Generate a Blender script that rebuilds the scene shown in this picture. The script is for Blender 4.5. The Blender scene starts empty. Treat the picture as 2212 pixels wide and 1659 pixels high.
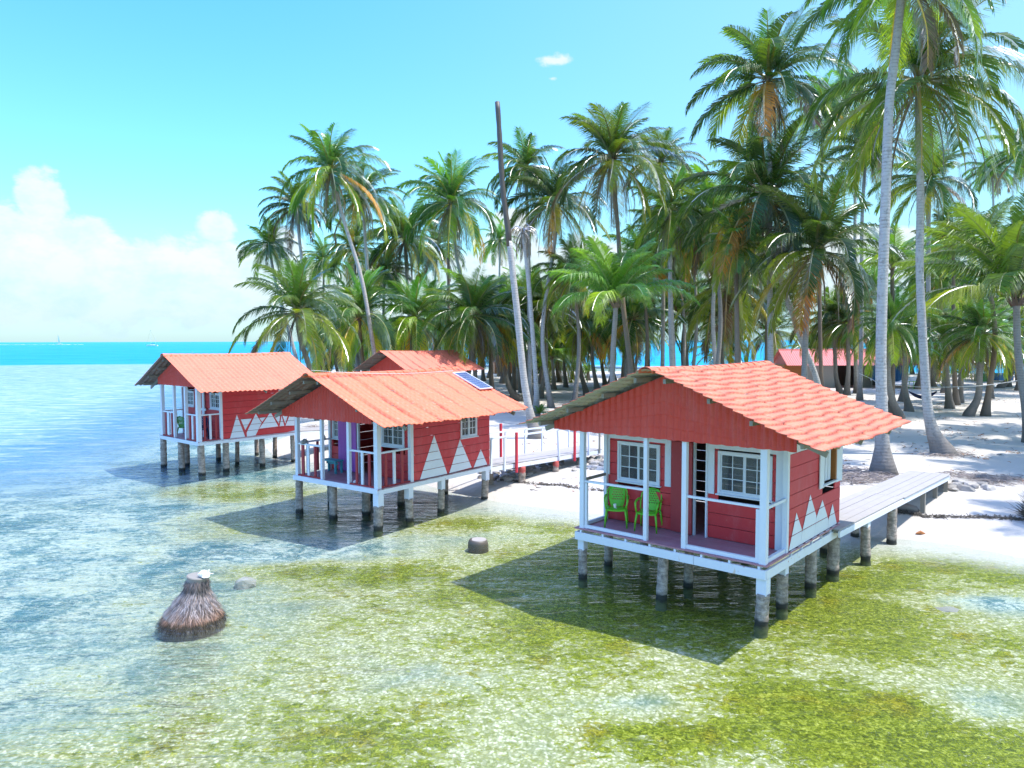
import bpy, math, random
import numpy as np
from mathutils import Vector, Matrix
R = math.radians
random.seed(7)
scene = bpy.context.scene
COL = bpy.data.collections.new("scene_objects"); scene.collection.children.link(COL)

# ------------------------------------------------------------------ camera
F_PX, PITCH, ROLL, CAM_H = 1584.62, 0.0591145, -0.00267358, 5.4
cam_d = bpy.data.cameras.new("camera"); cam = bpy.data.objects.new("camera", cam_d); COL.objects.link(cam)
cam_d.sensor_width = 36; cam_d.lens = 36 * F_PX / 2212.0; cam_d.clip_start = 0.1; cam_d.clip_end = 40000
_r0 = Vector((1, 0, 0)); _u0 = Vector((0, math.sin(PITCH), math.cos(PITCH))); _f = Vector((0, math.cos(PITCH), -math.sin(PITCH)))
_r = math.cos(ROLL) * _r0 + math.sin(ROLL) * _u0; _u = -math.sin(ROLL) * _r0 + math.cos(ROLL) * _u0
cam.matrix_world = Matrix(((_r.x, _u.x, -_f.x, 0), (_r.y, _u.y, -_f.y, 0), (_r.z, _u.z, -_f.z, CAM_H), (0, 0, 0, 1)))
scene.camera = cam
scene.view_settings.view_transform = 'Standard'; scene.view_settings.look = 'None'
scene.view_settings.exposure = 0.84; scene.view_settings.gamma = 1.0
scene.cycles.max_bounces = 8; scene.cycles.transparent_max_bounces = 12
scene.cycles.diffuse_bounces = 3; scene.cycles.glossy_bounces = 3; scene.cycles.transmission_bounces = 4
scene.cycles.use_denoising = True
scene.cycles.sample_clamp_indirect = 6.0

# ------------------------------------------------------------------ sun + sky
SUN_EL, SUN_AZ = R(66.5), R(98)          # azimuth clockwise from +Y
sd = Vector((math.sin(SUN_AZ) * math.cos(SUN_EL), math.cos(SUN_AZ) * math.cos(SUN_EL), math.sin(SUN_EL)))
sl = bpy.data.lights.new("sun", 'SUN'); so = bpy.data.objects.new("sun", sl); COL.objects.link(so)
sl.energy = 3.7; sl.angle = R(0.53); sl.color = (1.0, 0.965, 0.91)
so.rotation_euler = sd.to_track_quat('Z', 'Y').to_euler()

class NT:
    def __init__(s, tree): s.t = tree; s.n = tree.nodes; s.l = tree.links
    def node(s, kind, **kw):
        n = s.n.new(kind)
        for k, v in kw.items():
            if k == 'ins':
                for a, b in v.items(): s.inp(n, a, b)
            else: setattr(n, k, v)
        return n
    def inp(s, n, a, b):
        if isinstance(b, bpy.types.NodeSocket): s.l.new(b, n.inputs[a])
        elif isinstance(b, bpy.types.Node): s.l.new(b.outputs[0], n.inputs[a])
        else:
            if isinstance(b, tuple) and len(b) == 3 and n.inputs[a].type == 'RGBA': b = b + (1,)
            n.inputs[a].default_value = b
    def math(s, op, a, b=0.0, c=0.0, clamp=False):
        n = s.n.new('ShaderNodeMath'); n.operation = op; n.use_clamp = clamp
        s.inp(n, 0, a); s.inp(n, 1, b)
        if op in ('MULTIPLY_ADD', 'SMOOTH_MIN', 'COMPARE'): s.inp(n, 2, c)
        return n.outputs[0]
    def mix(s, f, a, b, mode='MIX'):
        n = s.n.new('ShaderNodeMix'); n.data_type = 'RGBA'; n.blend_type = mode
        s.inp(n, 0, f); s.inp(n, 6, a); s.inp(n, 7, b); return n.outputs[2]
    def ramp(s, f, stops, interp='LINEAR'):
        n = s.n.new('ShaderNodeValToRGB'); s.inp(n, 0, f); e = n.color_ramp; e.interpolation = interp
        while len(e.elements) < len(stops): e.elements.new(0.5)
        for el, (p, c) in zip(e.elements, stops): el.position = p; el.color = (c + (1,)) if len(c) == 3 else c
        return n.outputs[0]
    def smooth(s, v, a, b):
        n = s.n.new('ShaderNodeMapRange'); n.interpolation_type = 'SMOOTHSTEP'
        s.inp(n, 0, v); n.inputs[1].default_value = a; n.inputs[2].default_value = b; return n.outputs[0]
    def noise(s, vec, scale, detail=4, rough=.55, dist=0.0, out=0):
        n = s.n.new('ShaderNodeTexNoise')
        if vec is not None: s.inp(n, 'Vector', vec)
        n.inputs['Scale'].default_value = scale; n.inputs['Detail'].default_value = detail
        n.inputs['Roughness'].default_value = rough; n.inputs['Distortion'].default_value = dist
        return n.outputs[out]
    def mapping(s, vec, scale=(1, 1, 1), rot=(0, 0, 0), loc=(0, 0, 0)):
        n = s.n.new('ShaderNodeMapping'); s.inp(n, 0, vec)
        n.inputs['Scale'].default_value = scale; n.inputs['Rotation'].default_value = rot; n.inputs['Location'].default_value = loc
        return n.outputs[0]
    def bump(s, h, strength=.3, dist=.02, normal=None):
        n = s.n.new('ShaderNodeBump'); s.inp(n, 'Height', h); s.inp(n, 'Strength', strength); n.inputs['Distance'].default_value = dist
        if normal is not None: s.inp(n, 'Normal', normal)
        return n.outputs[0]

world = bpy.data.worlds.new("World"); scene.world = world; world.use_nodes = True
W = NT(world.node_tree); W.n.clear()
sky = W.node('ShaderNodeTexSky', sky_type='NISHITA'); sky.sun_disc = False
sky.sun_elevation = SUN_EL; sky.sun_rotation = SUN_AZ; sky.air_density = 1.0; sky.dust_density = 0.6; sky.ozone_density = 1.2
tc = W.node('ShaderNodeTexCoord').outputs['Generated']
sep = W.node('ShaderNodeSeparateXYZ', ins={0: tc})
dx, dy, dz = sep.outputs
el = W.math('ARCSINE', dz); az = W.math('ARCTAN2', dx, dy)
# haze tint low over the lagoon; upper stops brightened to add fill in shade
tint = W.ramp(W.math('MULTIPLY', el, 1.0), [(0.0, (.95, 1.15, 1.25)), (0.12, (.85, 1.50, 1.62)), (0.42, (0.64, 1.53, 2.15)), (.62, (1.4, 2.1, 3.0)), (1.0, (3.9, 3.9, 4.9))])
skyc = W.mix(1.0, sky.outputs[0], tint, 'MULTIPLY')
right = W.math('MULTIPLY', W.smooth(az, -0.45, 0.75), 0.62)
skyc = W.mix(right, skyc, (2.6, 4.22, 5.05))
# cumulus bank low over the sea
aev = W.node('ShaderNodeCombineXYZ', ins={0: W.math('MULTIPLY', az, 1.0), 1: W.math('MULTIPLY', el, 1.5), 2: 0.0}).outputs[0]
def blob(a, e, ra, re, amp=1.0):
    x = W.math('DIVIDE', W.math('SUBTRACT', az, a), ra); y = W.math('DIVIDE', W.math('SUBTRACT', el, e), re)
    d = W.math('ADD', W.math('MULTIPLY', x, x), W.math('MULTIPLY', y, y))
    return W.math('SUBTRACT', amp, W.math('SQRT', d))
acc = None
for b in [(-.61, .120, .06, .045), (-.562, .150, .034, .042), (-.525, .115, .06, .045), (-.475, .08, .07, .04), (-.378, .142, .034, .026), (-.37, .10, .07, .035), (-.30, .118, .035, .028), (-.30, .075, .10, .04), (-.52, .075, .34, .070), (-.66, .13, .06, .04), (-.57, .112, .12, .052), (-.44, .095, .07, .035), (-.45, .05, .5, .035),
          (-.14, .06, .25, .05), (0.0, .135, .05, .05), (.1, .09, .3, .05), (.4, .09, .3, .06), (-.8, .10, .12, .06), (.062, .355, .05, .018, .52), (.055, .335, .03, .012, .45)]:
    v = blob(*b); acc = v if acc is None else W.math('SMOOTH_MIN' if False else 'MAXIMUM', acc, v)
cn = W.noise(aev, 15, 10, .62, .25); cn2 = W.noise(aev, 5, 5, .55)
dens = W.math('ADD', acc, W.math('MULTIPLY', W.math('SUBTRACT', cn, .5), 1.5))
dens = W.math('ADD', dens, W.math('MULTIPLY', W.math('SUBTRACT', cn2, .5), .8))
cf = W.math('MULTIPLY', W.smooth(dens, .10, .40), .9)
cshade = W.noise(W.mapping(aev, loc=(.015, -.02, 0)), 13, 9, .65)
cc = W.ramp(cshade, [(.38, (3.9, 4.75, 5.05)), (.58, (5.0, 5.2, 5.3))])
skyc = W.mix(cf, skyc, cc)
hz = W.math('MULTIPLY', W.smooth(el, .13, .0), .55)
skyc = W.mix(hz, skyc, (2.5, 4.2, 4.9))
bg = W.node('ShaderNodeBackground', ins={0: skyc, 1: 0.115})
W.l.new(bg.outputs[0], W.node('ShaderNodeOutputWorld').inputs[0])

# ------------------------------------------------------------------ helpers
def mat(name, fn=None, col=(.5, .5, .5), rough=.6, **kw):
    m = bpy.data.materials.new(name); m.use_nodes = True
    t = NT(m.node_tree); p = t.n['Principled BSDF']
    p.inputs['Base Color'].default_value = col + (1,); p.inputs['Roughness'].default_value = rough
    for k, v in kw.items(): p.inputs[k].default_value = v
    if fn: fn(t, p)
    return m
def objc(t): return t.node('ShaderNodeTexCoord').outputs['Object']
def geo(t): return t.node('ShaderNodeNewGeometry')
def island(t): return geo(t).outputs['Random Per Island']

def paint(c1, c2, wear=(.42, .36, .32), wamt=.5, rust=False, rough=.55, fade=0.0):
    def fn(t, p):
        v = objc(t); isl = island(t)
        c = t.mix(t.noise(v, 3, 5, .6), c1, c2)
        c = t.mix(t.math('MULTIPLY', isl, .35), c, t.mix(1.0, c, (.72, .72, .72), 'MULTIPLY'))
        g = t.noise(t.mapping(v, (9, 9, 2.5)), 2.2, 8, .72)
        f = t.math('MULTIPLY', t.smooth(g, .60, .72), wamt)
        c = t.mix(f, c, wear)
        if fade:
            c = t.mix(t.math('MULTIPLY', t.smooth(t.noise(t.mapping(v, (1.2, 1.2, .5)), 1.7, 8, .72), .46, .68), fade), c, tuple(x * .55 + .28 for x in c1))
            st = t.noise(t.mapping(v, (11, 11, .7)), 1.5, 6, .7)
            c = t.mix(t.math('MULTIPLY', t.smooth(st, .55, .72), fade), c, tuple(x * .5 for x in c2))
        if rust:
            vo = t.node('ShaderNodeTexVoronoi', ins={'Vector': t.mapping(v, (3.2, 3.2, 5)), 'Scale': 1.0})
            d = vo.outputs['Distance']
            rf = t.math('MULTIPLY', t.smooth(d, .13, .03), .85)
            c = t.mix(rf, c, (.42, .17, .05))
            st = t.noise(t.mapping(v, (7, 7, 1.2)), 1.6, 4, .6)
            c = t.mix(t.math('MULTIPLY', t.smooth(st, .64, .74), .55), c, (.62, .38, .2))
        t.l.new(c, p.inputs['Base Color']); p.inputs['Roughness'].default_value = rough
        t.l.new(t.bump(t.noise(t.mapping(v, (6, 6, 6)), 8, 6, .7), .35, .006), p.inputs['Normal'])
    return fn
M = {}
M['red'] = mat('red_wall_paint', paint((.68, .030, .036), (.56, .024, .030), (.60, .22, .18), .5, fade=.13))
M['gable'] = mat('red_gable_sheet', paint((.70, .058, .028), (.58, .045, .026), (.30, .05, .03), .5, fade=.12), rough=.5)
M['white'] = mat('white_wood_paint', paint((.79, .79, .83), (.70, .71, .77), (.42, .36, .30), .55))
M['rusty'] = mat('rust_stained_white_board', paint((.79, .79, .83), (.72, .73, .78), (.40, .34, .30), .5, rust=True))
M['floor'] = mat('worn_maroon_floor', paint((.36, .12, .16), (.48, .26, .29), (.56, .44, .44), .8))
M['maroon'] = mat('maroon_rail_paint', paint((.42, .03, .035), (.34, .03, .035), (.5, .3, .28), .5))
M['postred'] = mat('bright_red_post_paint', paint((.66, .03, .06), (.58, .03, .05), (.5, .3, .28), .3))
M['purple'] = mat('purple_door_paint', paint((.42, .10, .46), (.36, .08, .40), (.2, .1, .25), .4))
M['wood'] = mat('grey_weathered_wood', paint((.30, .27, .22), (.22, .20, .17), (.14, .12, .10), .6))
M['brownwood'] = mat('varnished_brown_wood', paint((.45, .16, .04), (.38, .13, .03), (.2, .08, .03), .5))
M['teal'] = mat('teal_paint', paint((.06, .36, .42), (.05, .30, .36), (.3, .4, .4), .4))
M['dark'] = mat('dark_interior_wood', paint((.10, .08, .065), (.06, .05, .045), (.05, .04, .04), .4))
def walkfn(t, p):
    v = objc(t); isl = island(t)
    c = t.mix(t.noise(t.mapping(v, (2, 2, 2)), 2.5, 6, .65), (.44, .41, .39), (.31, .285, .27))
    c = t.mix(t.math('MULTIPLY', isl, .4), c, (.26, .24, .24))
    g = t.noise(t.mapping(v, (14, 1.2, 3)), 2.2, 6, .7)
    c = t.mix(t.math('MULTIPLY', t.smooth(g, .58, .72), .5), c, (.40, .35, .33))
    t.l.new(c, p.inputs['Base Color']); p.inputs['Roughness'].default_value = .7
    t.l.new(t.bump(g, .4, .008), p.inputs['Normal'])
M['walk'] = mat('bleached_walkway_planks', walkfn)

def rooffn(under, c1, c2):
    def fn(t, p):
        v = objc(t); g = geo(t)
        c = t.mix(t.noise(v, 1.3, 5, .6), c1, c2)
        c = t.mix(t.math('MULTIPLY', t.smooth(t.noise(v, 9, 4, .6), .56, .72), .22), c, (.86, .50, .40))
        c = t.mix(t.math('MULTIPLY', t.smooth(t.noise(t.mapping(v, (1, .3, 1)), 3.1, 7, .7), .60, .76), .4), c, (.42, .10, .06))
        seam_shade = t.node('ShaderNodeAttribute', attribute_name='lap').outputs['Fac']
        c = t.mix(t.math('MULTIPLY', seam_shade, .85), c, tuple(x * k for x, k in zip(c2, (.26, .12, .2))))  # gap shadow of seams and laps darkened into the roof colour
        t.l.new(c, p.inputs['Base Color']); p.inputs['Roughness'].default_value = .6
        t.l.new(t.bump(t.noise(v, 30, 4, .6), .15, .004), p.inputs['Normal'])
    return fn
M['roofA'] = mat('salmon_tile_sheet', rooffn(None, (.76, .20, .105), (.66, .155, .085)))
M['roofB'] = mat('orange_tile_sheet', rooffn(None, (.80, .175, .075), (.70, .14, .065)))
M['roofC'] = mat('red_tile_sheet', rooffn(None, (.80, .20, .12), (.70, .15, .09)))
M['underL'] = mat('grey_green_sheet_underside', paint((.50, .52, .46), (.40, .42, .36), (.2, .2, .17), .5))
M['underD'] = mat('brown_sheet_underside', paint((.27, .20, .16), (.19, .14, .11), (.30, .22, .2), .5))

def stiltfn(t, p):
    v = objc(t); g = geo(t); z = t.node('ShaderNodeSeparateXYZ', ins={0: g.outputs['Position']}).outputs[2]
    wv = t.node('ShaderNodeTexWave', bands_direction='Z', ins={'Vector': v, 'Scale': 3.2, 'Distortion': 5.5, 'Detail': 3.0, 'Detail Scale': 2.0}).outputs[1]
    c = t.mix(t.smooth(t.noise(v, 7, 7, .75), .36, .62), (.46, .37, .31), (.22, .175, .14))
    c = t.mix(t.math('MULTIPLY', t.smooth(wv, .2, .0), .32), c, (.10, .085, .07))
    zz = t.math('ADD', z, t.math('MULTIPLY', t.math('SUBTRACT', t.noise(v, 9, 4), .5), .10))
    wet = t.smooth(zz, .13, .06)
    c = t.mix(wet, c, (.032, .030, .024)); c = t.mix(t.smooth(zz, .0, -.12), c, (.12, .13, .06))
    t.l.new(c, p.inputs['Base Color']); p.inputs['Roughness'].default_value = .8
    t.l.new(t.bump(wv, .25, .012, t.bump(t.noise(v, 18, 5, .7), .5, .01)), p.inputs['Normal'])
M['stilt'] = mat('ringed_palm_log', stiltfn)
def rstilt(t, p):
    stiltfn(t, p)
    v = objc(t); src = p.inputs['Base Color'].links[0].from_socket
    z = t.node('ShaderNodeSeparateXYZ', ins={0: v}).outputs[2]
    zz = t.math('ADD', z, t.math('MULTIPLY', t.noise(v, 6, 4), .25))
    c = t.mix(t.math('MULTIPLY', t.smooth(zz, .72, .82), .85), src, (.50, .06, .05))
    t.l.new(c, p.inputs['Base Color'])
M['redstilt'] = mat('half_red_palm_log', rstilt)

def trunkfn(light):
    def fn(t, p):
        v = objc(t); z = t.node('ShaderNodeSeparateXYZ', ins={0: v}).outputs[2]
        wv = t.node('ShaderNodeTexWave', bands_direction='Z', ins={'Vector': v, 'Scale': 2.6, 'Distortion': 3.0, 'Detail': 3.0, 'Detail Scale': 1.6}).outputs[1]
        c = t.mix(t.noise(v, 3.0, 7, .7), light, tuple(x * .62 for x in light))
        c = t.mix(t.math('MULTIPLY', t.math('MULTIPLY', t.smooth(wv, .22, .03), .38), t.smooth(t.noise(v, 2, 4), .35, .6)), c, (.13, .11, .09))
        c = t.mix(t.math('MULTIPLY', t.smooth(t.noise(v, 7, 5, .7), .52, .64), .55), c, (.17, .15, .13))
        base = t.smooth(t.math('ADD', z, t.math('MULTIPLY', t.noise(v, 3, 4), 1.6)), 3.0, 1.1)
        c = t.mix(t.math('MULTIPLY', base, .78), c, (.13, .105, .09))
        t.l.new(c, p.inputs['Base Color']); p.inputs['Roughness'].default_value = .85
        t.l.new(t.bump(wv, .3, .015, t.bump(t.noise(v, 14, 5, .7), .6, .02)), p.inputs['Normal'])
    return fn
M['trunkA'] = mat('pale_palm_bark', trunkfn((.56, .52, .48)))
M['trunkB'] = mat('grey_palm_bark', trunkfn((.36, .32, .28)))
M['trunkC'] = mat('brown_palm_bark', trunkfn((.27, .20, .14)))

def leaffn(t, p):
    a = t.node('ShaderNodeVertexColor', layer_name='Col').outputs[0]
    v = objc(t)
    oi = t.node('ShaderNodeObjectInfo').outputs['Random']
    hs = t.node('ShaderNodeHueSaturation', ins={'Color': a})
    t.l.new(t.math('MULTIPLY_ADD', oi, .03, .482), hs.inputs['Hue']); t.l.new(t.math('MULTIPLY_ADD', oi, .9, 1.2), hs.inputs['Value'])
    c = hs.outputs[0]
    d = t.node('ShaderNodeBsdfDiffuse', ins={0: c})
    tr = t.node('ShaderNodeBsdfTranslucent', ins={0: t.mix(1.0, c, (1.9, 1.75, .55), 'MULTIPLY')})
    gl = t.node('ShaderNodeBsdfGlossy', ins={0: (.85, .88, .90), 'Roughness': .38})
    m1 = t.node('ShaderNodeMixShader', ins={0: .45, 1: d.outputs[0], 2: tr.outputs[0]})
    fr = t.node('ShaderNodeFresnel', ins={0: 1.5}).outputs[0]
    m2 = t.node('ShaderNodeMixShader', ins={0: t.math('MULTIPLY_ADD', fr, .30, .02), 1: m1.outputs[0], 2: gl.outputs[0]})
    t.l.new(m2.outputs[0], t.n['Material Output'].inputs[0])
M['leaf'] = mat('palm_leaf', leaffn)
M['nut'] = mat('coconut_husk', None, (.36, .24, .07), .6)
M['nutg'] = mat('green_coconut_husk', None, (.28, .30, .08), .5)

def sandc(t, v):
    c = t.mix(t.noise(v, .35, 5, .6), (.56, .52, .465), (.45, .415, .37))
    c = t.mix(t.math('MULTIPLY', t.smooth(t.noise(v, 1.6, 9, .75), .52, .70), .5), c, (.38, .335, .31))
    c = t.mix(t.math('MULTIPLY', t.smooth(t.noise(v, 17, 3, .6), .66, .74), .45), c, (.33, .28, .24))
    return c
def groundfn(t, p):
    v = geo(t).outputs['Position']; z = t.node('ShaderNodeSeparateXYZ', ins={0: v}).outputs[2]
    alg = t.node('ShaderNodeAttribute', attribute_name='algae').outputs['Fac']
    off = t.node('ShaderNodeAttribute', attribute_name='offshore').outputs['Fac']
    sand = sandc(t, v)
    warp = t.mix(.22, v, t.node('ShaderNodeTexNoise', ins={'Vector': v, 'Scale': 6.0, 'Detail': 4.0}).outputs[1], 'ADD')
    big = t.noise(v, .55, 5, .62, .6)
    mid = t.noise(t.mapping(v, (1, 1.5, 1)), 3.2, 6, .68, 1.2)
    fine = t.noise(v, 13.0, 6, .75, 1.0)
    vo = t.node('ShaderNodeTexVoronoi', ins={'Vector': warp, 'Scale': 16.0, 'Randomness': 1.0})
    vcol = t.node('ShaderNodeSeparateXYZ', ins={0: vo.outputs['Color']}).outputs[0]
    peb = t.ramp(t.math('ADD', t.math('MULTIPLY', vcol, .55), t.math('MULTIPLY', t.noise(v, 19, 5, .75, .6), .6)), [(.32, (.24, .25, .08)), (.50, (.40, .39, .20)), (.66, (.52, .49, .31)), (.82, (.62, .58, .42))])
    peb = t.mix(t.math('MULTIPLY', t.smooth(vo.outputs['Distance'], .34, .60), .6), peb, (.17, .18, .05))
    g1 = t.ramp(fine, [(.34, (.035, .045, .004)), (.46, (.095, .115, .007)), (.56, (.22, .245, .015)), (.66, (.42, .41, .09)), (.74, (.60, .57, .32))])
    g2 = t.mix(t.smooth(t.noise(v, 1.1, 5, .6), .50, .70), g1, t.mix(1.0, g1, (1.10, .88, .70), 'MULTIPLY'))
    s = t.math('ADD', t.math('MULTIPLY', t.math('SUBTRACT', mid, .5), 4.2), t.math('MULTIPLY', t.math('SUBTRACT', big, .5), 2.4))
    s = t.math('ADD', s, t.math('MULTIPLY', t.math('SUBTRACT', fine, .5), 3.6))
    s = t.math('ADD', s, t.math('MULTIPLY_ADD', alg, 1.9, -1.12))
    bedpale = t.mix(t.smooth(t.math('ADD', alg, t.math('MULTIPLY', big, .5)), .25, .7), t.mix(t.smooth(t.math('ADD', t.math('MULTIPLY', t.math('ADD', mid, fine), .4), t.math('MULTIPLY', big, .4)), .54, .66), (.06, .15, .17), (.48, .52, .46)), peb)
    bed = t.mix(t.smooth(s, -.28, .20), bedpale, g2)
    under = t.smooth(z, .02, -.06)
    edge = t.smooth(t.math('ADD', z, t.math('MULTIPLY', t.math('SUBTRACT', mid, .5), .15)), -.03, -.14)
    c = t.mix(t.math('MULTIPLY', under, edge), sand, bed)
    wet = t.math('MULTIPLY', t.smooth(z, .09, .02), .25)
    c = t.mix(wet, c, t.mix(1.0, c, (.78, .76, .72), 'MULTIPLY'))
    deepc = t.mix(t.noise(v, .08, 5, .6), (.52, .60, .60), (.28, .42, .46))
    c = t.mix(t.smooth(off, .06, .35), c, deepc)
    t.l.new(c, p.inputs['Base Color']); p.inputs['Roughness'].default_value = .9
    p.inputs['Specular IOR Level'].default_value = .15
    h = t.math('ADD', t.math('MULTIPLY', t.noise(v, 2.6, 7, .7), 1.6), t.math('MULTIPLY', fine, .5))
    t.l.new(t.bump(h, .55, .09), p.inputs['Normal'])
M['ground'] = mat('sand_and_seagrass_bed', groundfn)

def waterfn(t, p):
    g = geo(t); v = g.outputs['Position']
    rip = t.node('ShaderNodeAttribute', attribute_name='ripple').outputs['Fac']
    off = t.node('ShaderNodeAttribute', attribute_name='offshore').outputs['Fac']
    rot = (0, 0, R(-14))
    n1 = t.noise(t.mapping(v, (.38, 1.5, 1), rot), 2.6, 3, .6, .5)
    n2 = t.noise(t.mapping(v, (.5, 1.5, 1), (0, 0, R(9))), 8.0, 4, .62, .8)
    n3 = t.noise(t.mapping(v, (.5, 1.2, 1), rot), .33, 3, .5)
    h = t.math('ADD', t.math('MULTIPLY', n1, .80), t.math('MULTIPLY', n2, .09))
    h = t.math('ADD', h, t.math('MULTIPLY', n3, 3.2))
    nb = t.node('ShaderNodeBump', ins={'Height': h, 'Strength': t.math('MULTIPLY', rip, 1.0)}); nb.inputs['Distance'].default_value = .32
    N = nb.outputs[0]
    fr = t.node('ShaderNodeFresnel', ins={0: 1.33, 'Normal': N}).outputs[0]
    gl = t.node('ShaderNodeBsdfGlossy', ins={0: (.78, .90, 1.0), 'Roughness': .07, 'Normal': N})
    kf = t.math('MULTIPLY_ADD', rip, .60, .32)
    tr = t.node('ShaderNodeBsdfTransparent', ins={0: t.mix(t.smooth(off, 0, .5), (.93, .985, .975), (.60, .86, .92))})
    vv = t.ramp(off, [(.10, (.02, .13, .40)), (.30, (.08, .24, .42)), (.46, (.20, .36, .46)), (.6, (.14, .40, .52)), (.88, (.015, .30, .46))])
    pat = t.noise(t.mapping(v, (.12, .5, 1)), .25, 4, .6)
    vv = t.mix(t.math('MULTIPLY', t.smooth(off, .7, 1), t.smooth(pat, .45, .6)), vv, (.0, .25, .46))
    strk = t.noise(t.mapping(v, (.22, .9, 1), rot), 1.5, 8, .75, .4)
    vv = t.mix(t.math('MULTIPLY', t.smooth(strk, .48, .66), t.smooth(off, .7, .5)), vv, t.mix(.6, vv, (.66, .72, .74)))
    vv = t.mix(t.math('MULTIPLY', t.math('MULTIPLY', t.smooth(strk, .48, .36), .8), t.smooth(off, .7, .5)), vv, (.05, .20, .40))
    df = t.node('ShaderNodeBsdfDiffuse', ins={0: vv, 'Normal': N})
    body = t.node('ShaderNodeMixShader', ins={0: t.smooth(off, .0, .50), 1: tr.outputs[0], 2: df.outputs[0]})
    out = t.node('ShaderNodeMixShader', ins={0: t.math('MULTIPLY', t.math('MULTIPLY', fr, kf), t.math('SUBTRACT', 1.0, t.math('MULTIPLY', t.smooth(off, .6, 1.0), .6))), 1: body.outputs[0], 2: gl.outputs[0]})
    t.l.new(out.outputs[0], t.n['Material Output'].inputs[0])
M['water'] = mat('clear_lagoon_water', waterfn)
def glassfn(t, p):
    tr = t.node('ShaderNodeBsdfTransparent', ins={0: (.55, .58, .58)})
    gl = t.node('ShaderNodeBsdfGlossy', ins={0: (.9, .9, .9), 'Roughness': .06})
    df = t.node('ShaderNodeBsdfDiffuse', ins={0: (.16, .17, .18)})
    a = t.node('ShaderNodeMixShader', ins={0: .35, 1: tr.outputs[0], 2: df.outputs[0]})
    b = t.node('ShaderNodeMixShader', ins={0: t.node('ShaderNodeFresnel', ins={0: 1.5}).outputs[0], 1: a.outputs[0], 2: gl.outputs[0]})
    t.l.new(b.outputs[0], t.n['Material Output'].inputs[0])
M['glass'] = mat('window_glass', glassfn)
M['plastic'] = mat('lime_green_plastic', None, (.14, .52, .02), .32)
M['plasticD'] = mat('dark_green_plastic', None, (.06, .22, .05), .4)
M['navy'] = mat('navy_fabric', None, (.02, .03, .09), .8)
M['shell'] = mat('white_shell', None, (.80, .76, .74), .45)
M['stone'] = mat('grey_coral_stone', paint((.32, .29, .26), (.22, .20, .18), (.14, .13, .11), .6))
M['stone2'] = mat('pale_coral_stone', paint((.44, .40, .36), (.32, .285, .25), (.24, .21, .18), .5))
M['twig'] = mat('dry_grey_roots', paint((.34, .28, .25), (.22, .18, .16), (.12, .09, .08), .5))
M['fiber'] = mat('bleached_root_fibres', None, (.5, .45, .42), .8)
M['weed'] = mat('dark_seaweed', paint((.07, .055, .04), (.12, .10, .08), (.04, .03, .03), .5))
M['tin'] = mat('red_tin_roof', paint((.68, .20, .18), (.60, .15, .14), (.75, .4, .36), .5))
M['tarp'] = mat('grey_tarp', paint((.42, .41, .40), (.34, .33, .33), (.5, .5, .5), .5))
M['btarp'] = mat('blue_tarp', paint((.03, .18, .46), (.02, .14, .38), (.1, .25, .5), .4))
M['rope'] = mat('white_rope', None, (.75, .75, .72), .7)
M['bulb'] = mat('white_glass_bulb', None, (.85, .85, .85), .2)
M['skin'] = mat('tanned_skin', None, (.36, .20, .13), .6)
M['redcloth'] = mat('red_cloth', None, (.5, .03, .03), .8)
M['bluecloth'] = mat('blue_cloth', None, (.05, .08, .2), .8)
M['hair'] = mat('dark_hair', None, (.02, .015, .012), .6)
M['orange'] = mat('orange_plastic', None, (.8, .16, .03), .4)
def pvfn(t, p):
    v = objc(t)
    br = t.node('ShaderNodeTexBrick', ins={'Vector': v, 'Scale': 1.0, 'Mortar Size': .006, 'Brick Width': .16, 'Row Height': .105, 'Color1': (.03, .045, .12, 1), 'Color2': (.04, .06, .16, 1), 'Mortar': (.34, .37, .46, 1)})
    br.offset = 0
    t.l.new(br.outputs[0], p.inputs['Base Color']); p.inputs['Roughness'].default_value = .15
M['pv'] = mat('solar_cells', pvfn)
M['alu'] = mat('white_aluminium', None, (.75, .75, .78), .4)

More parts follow.
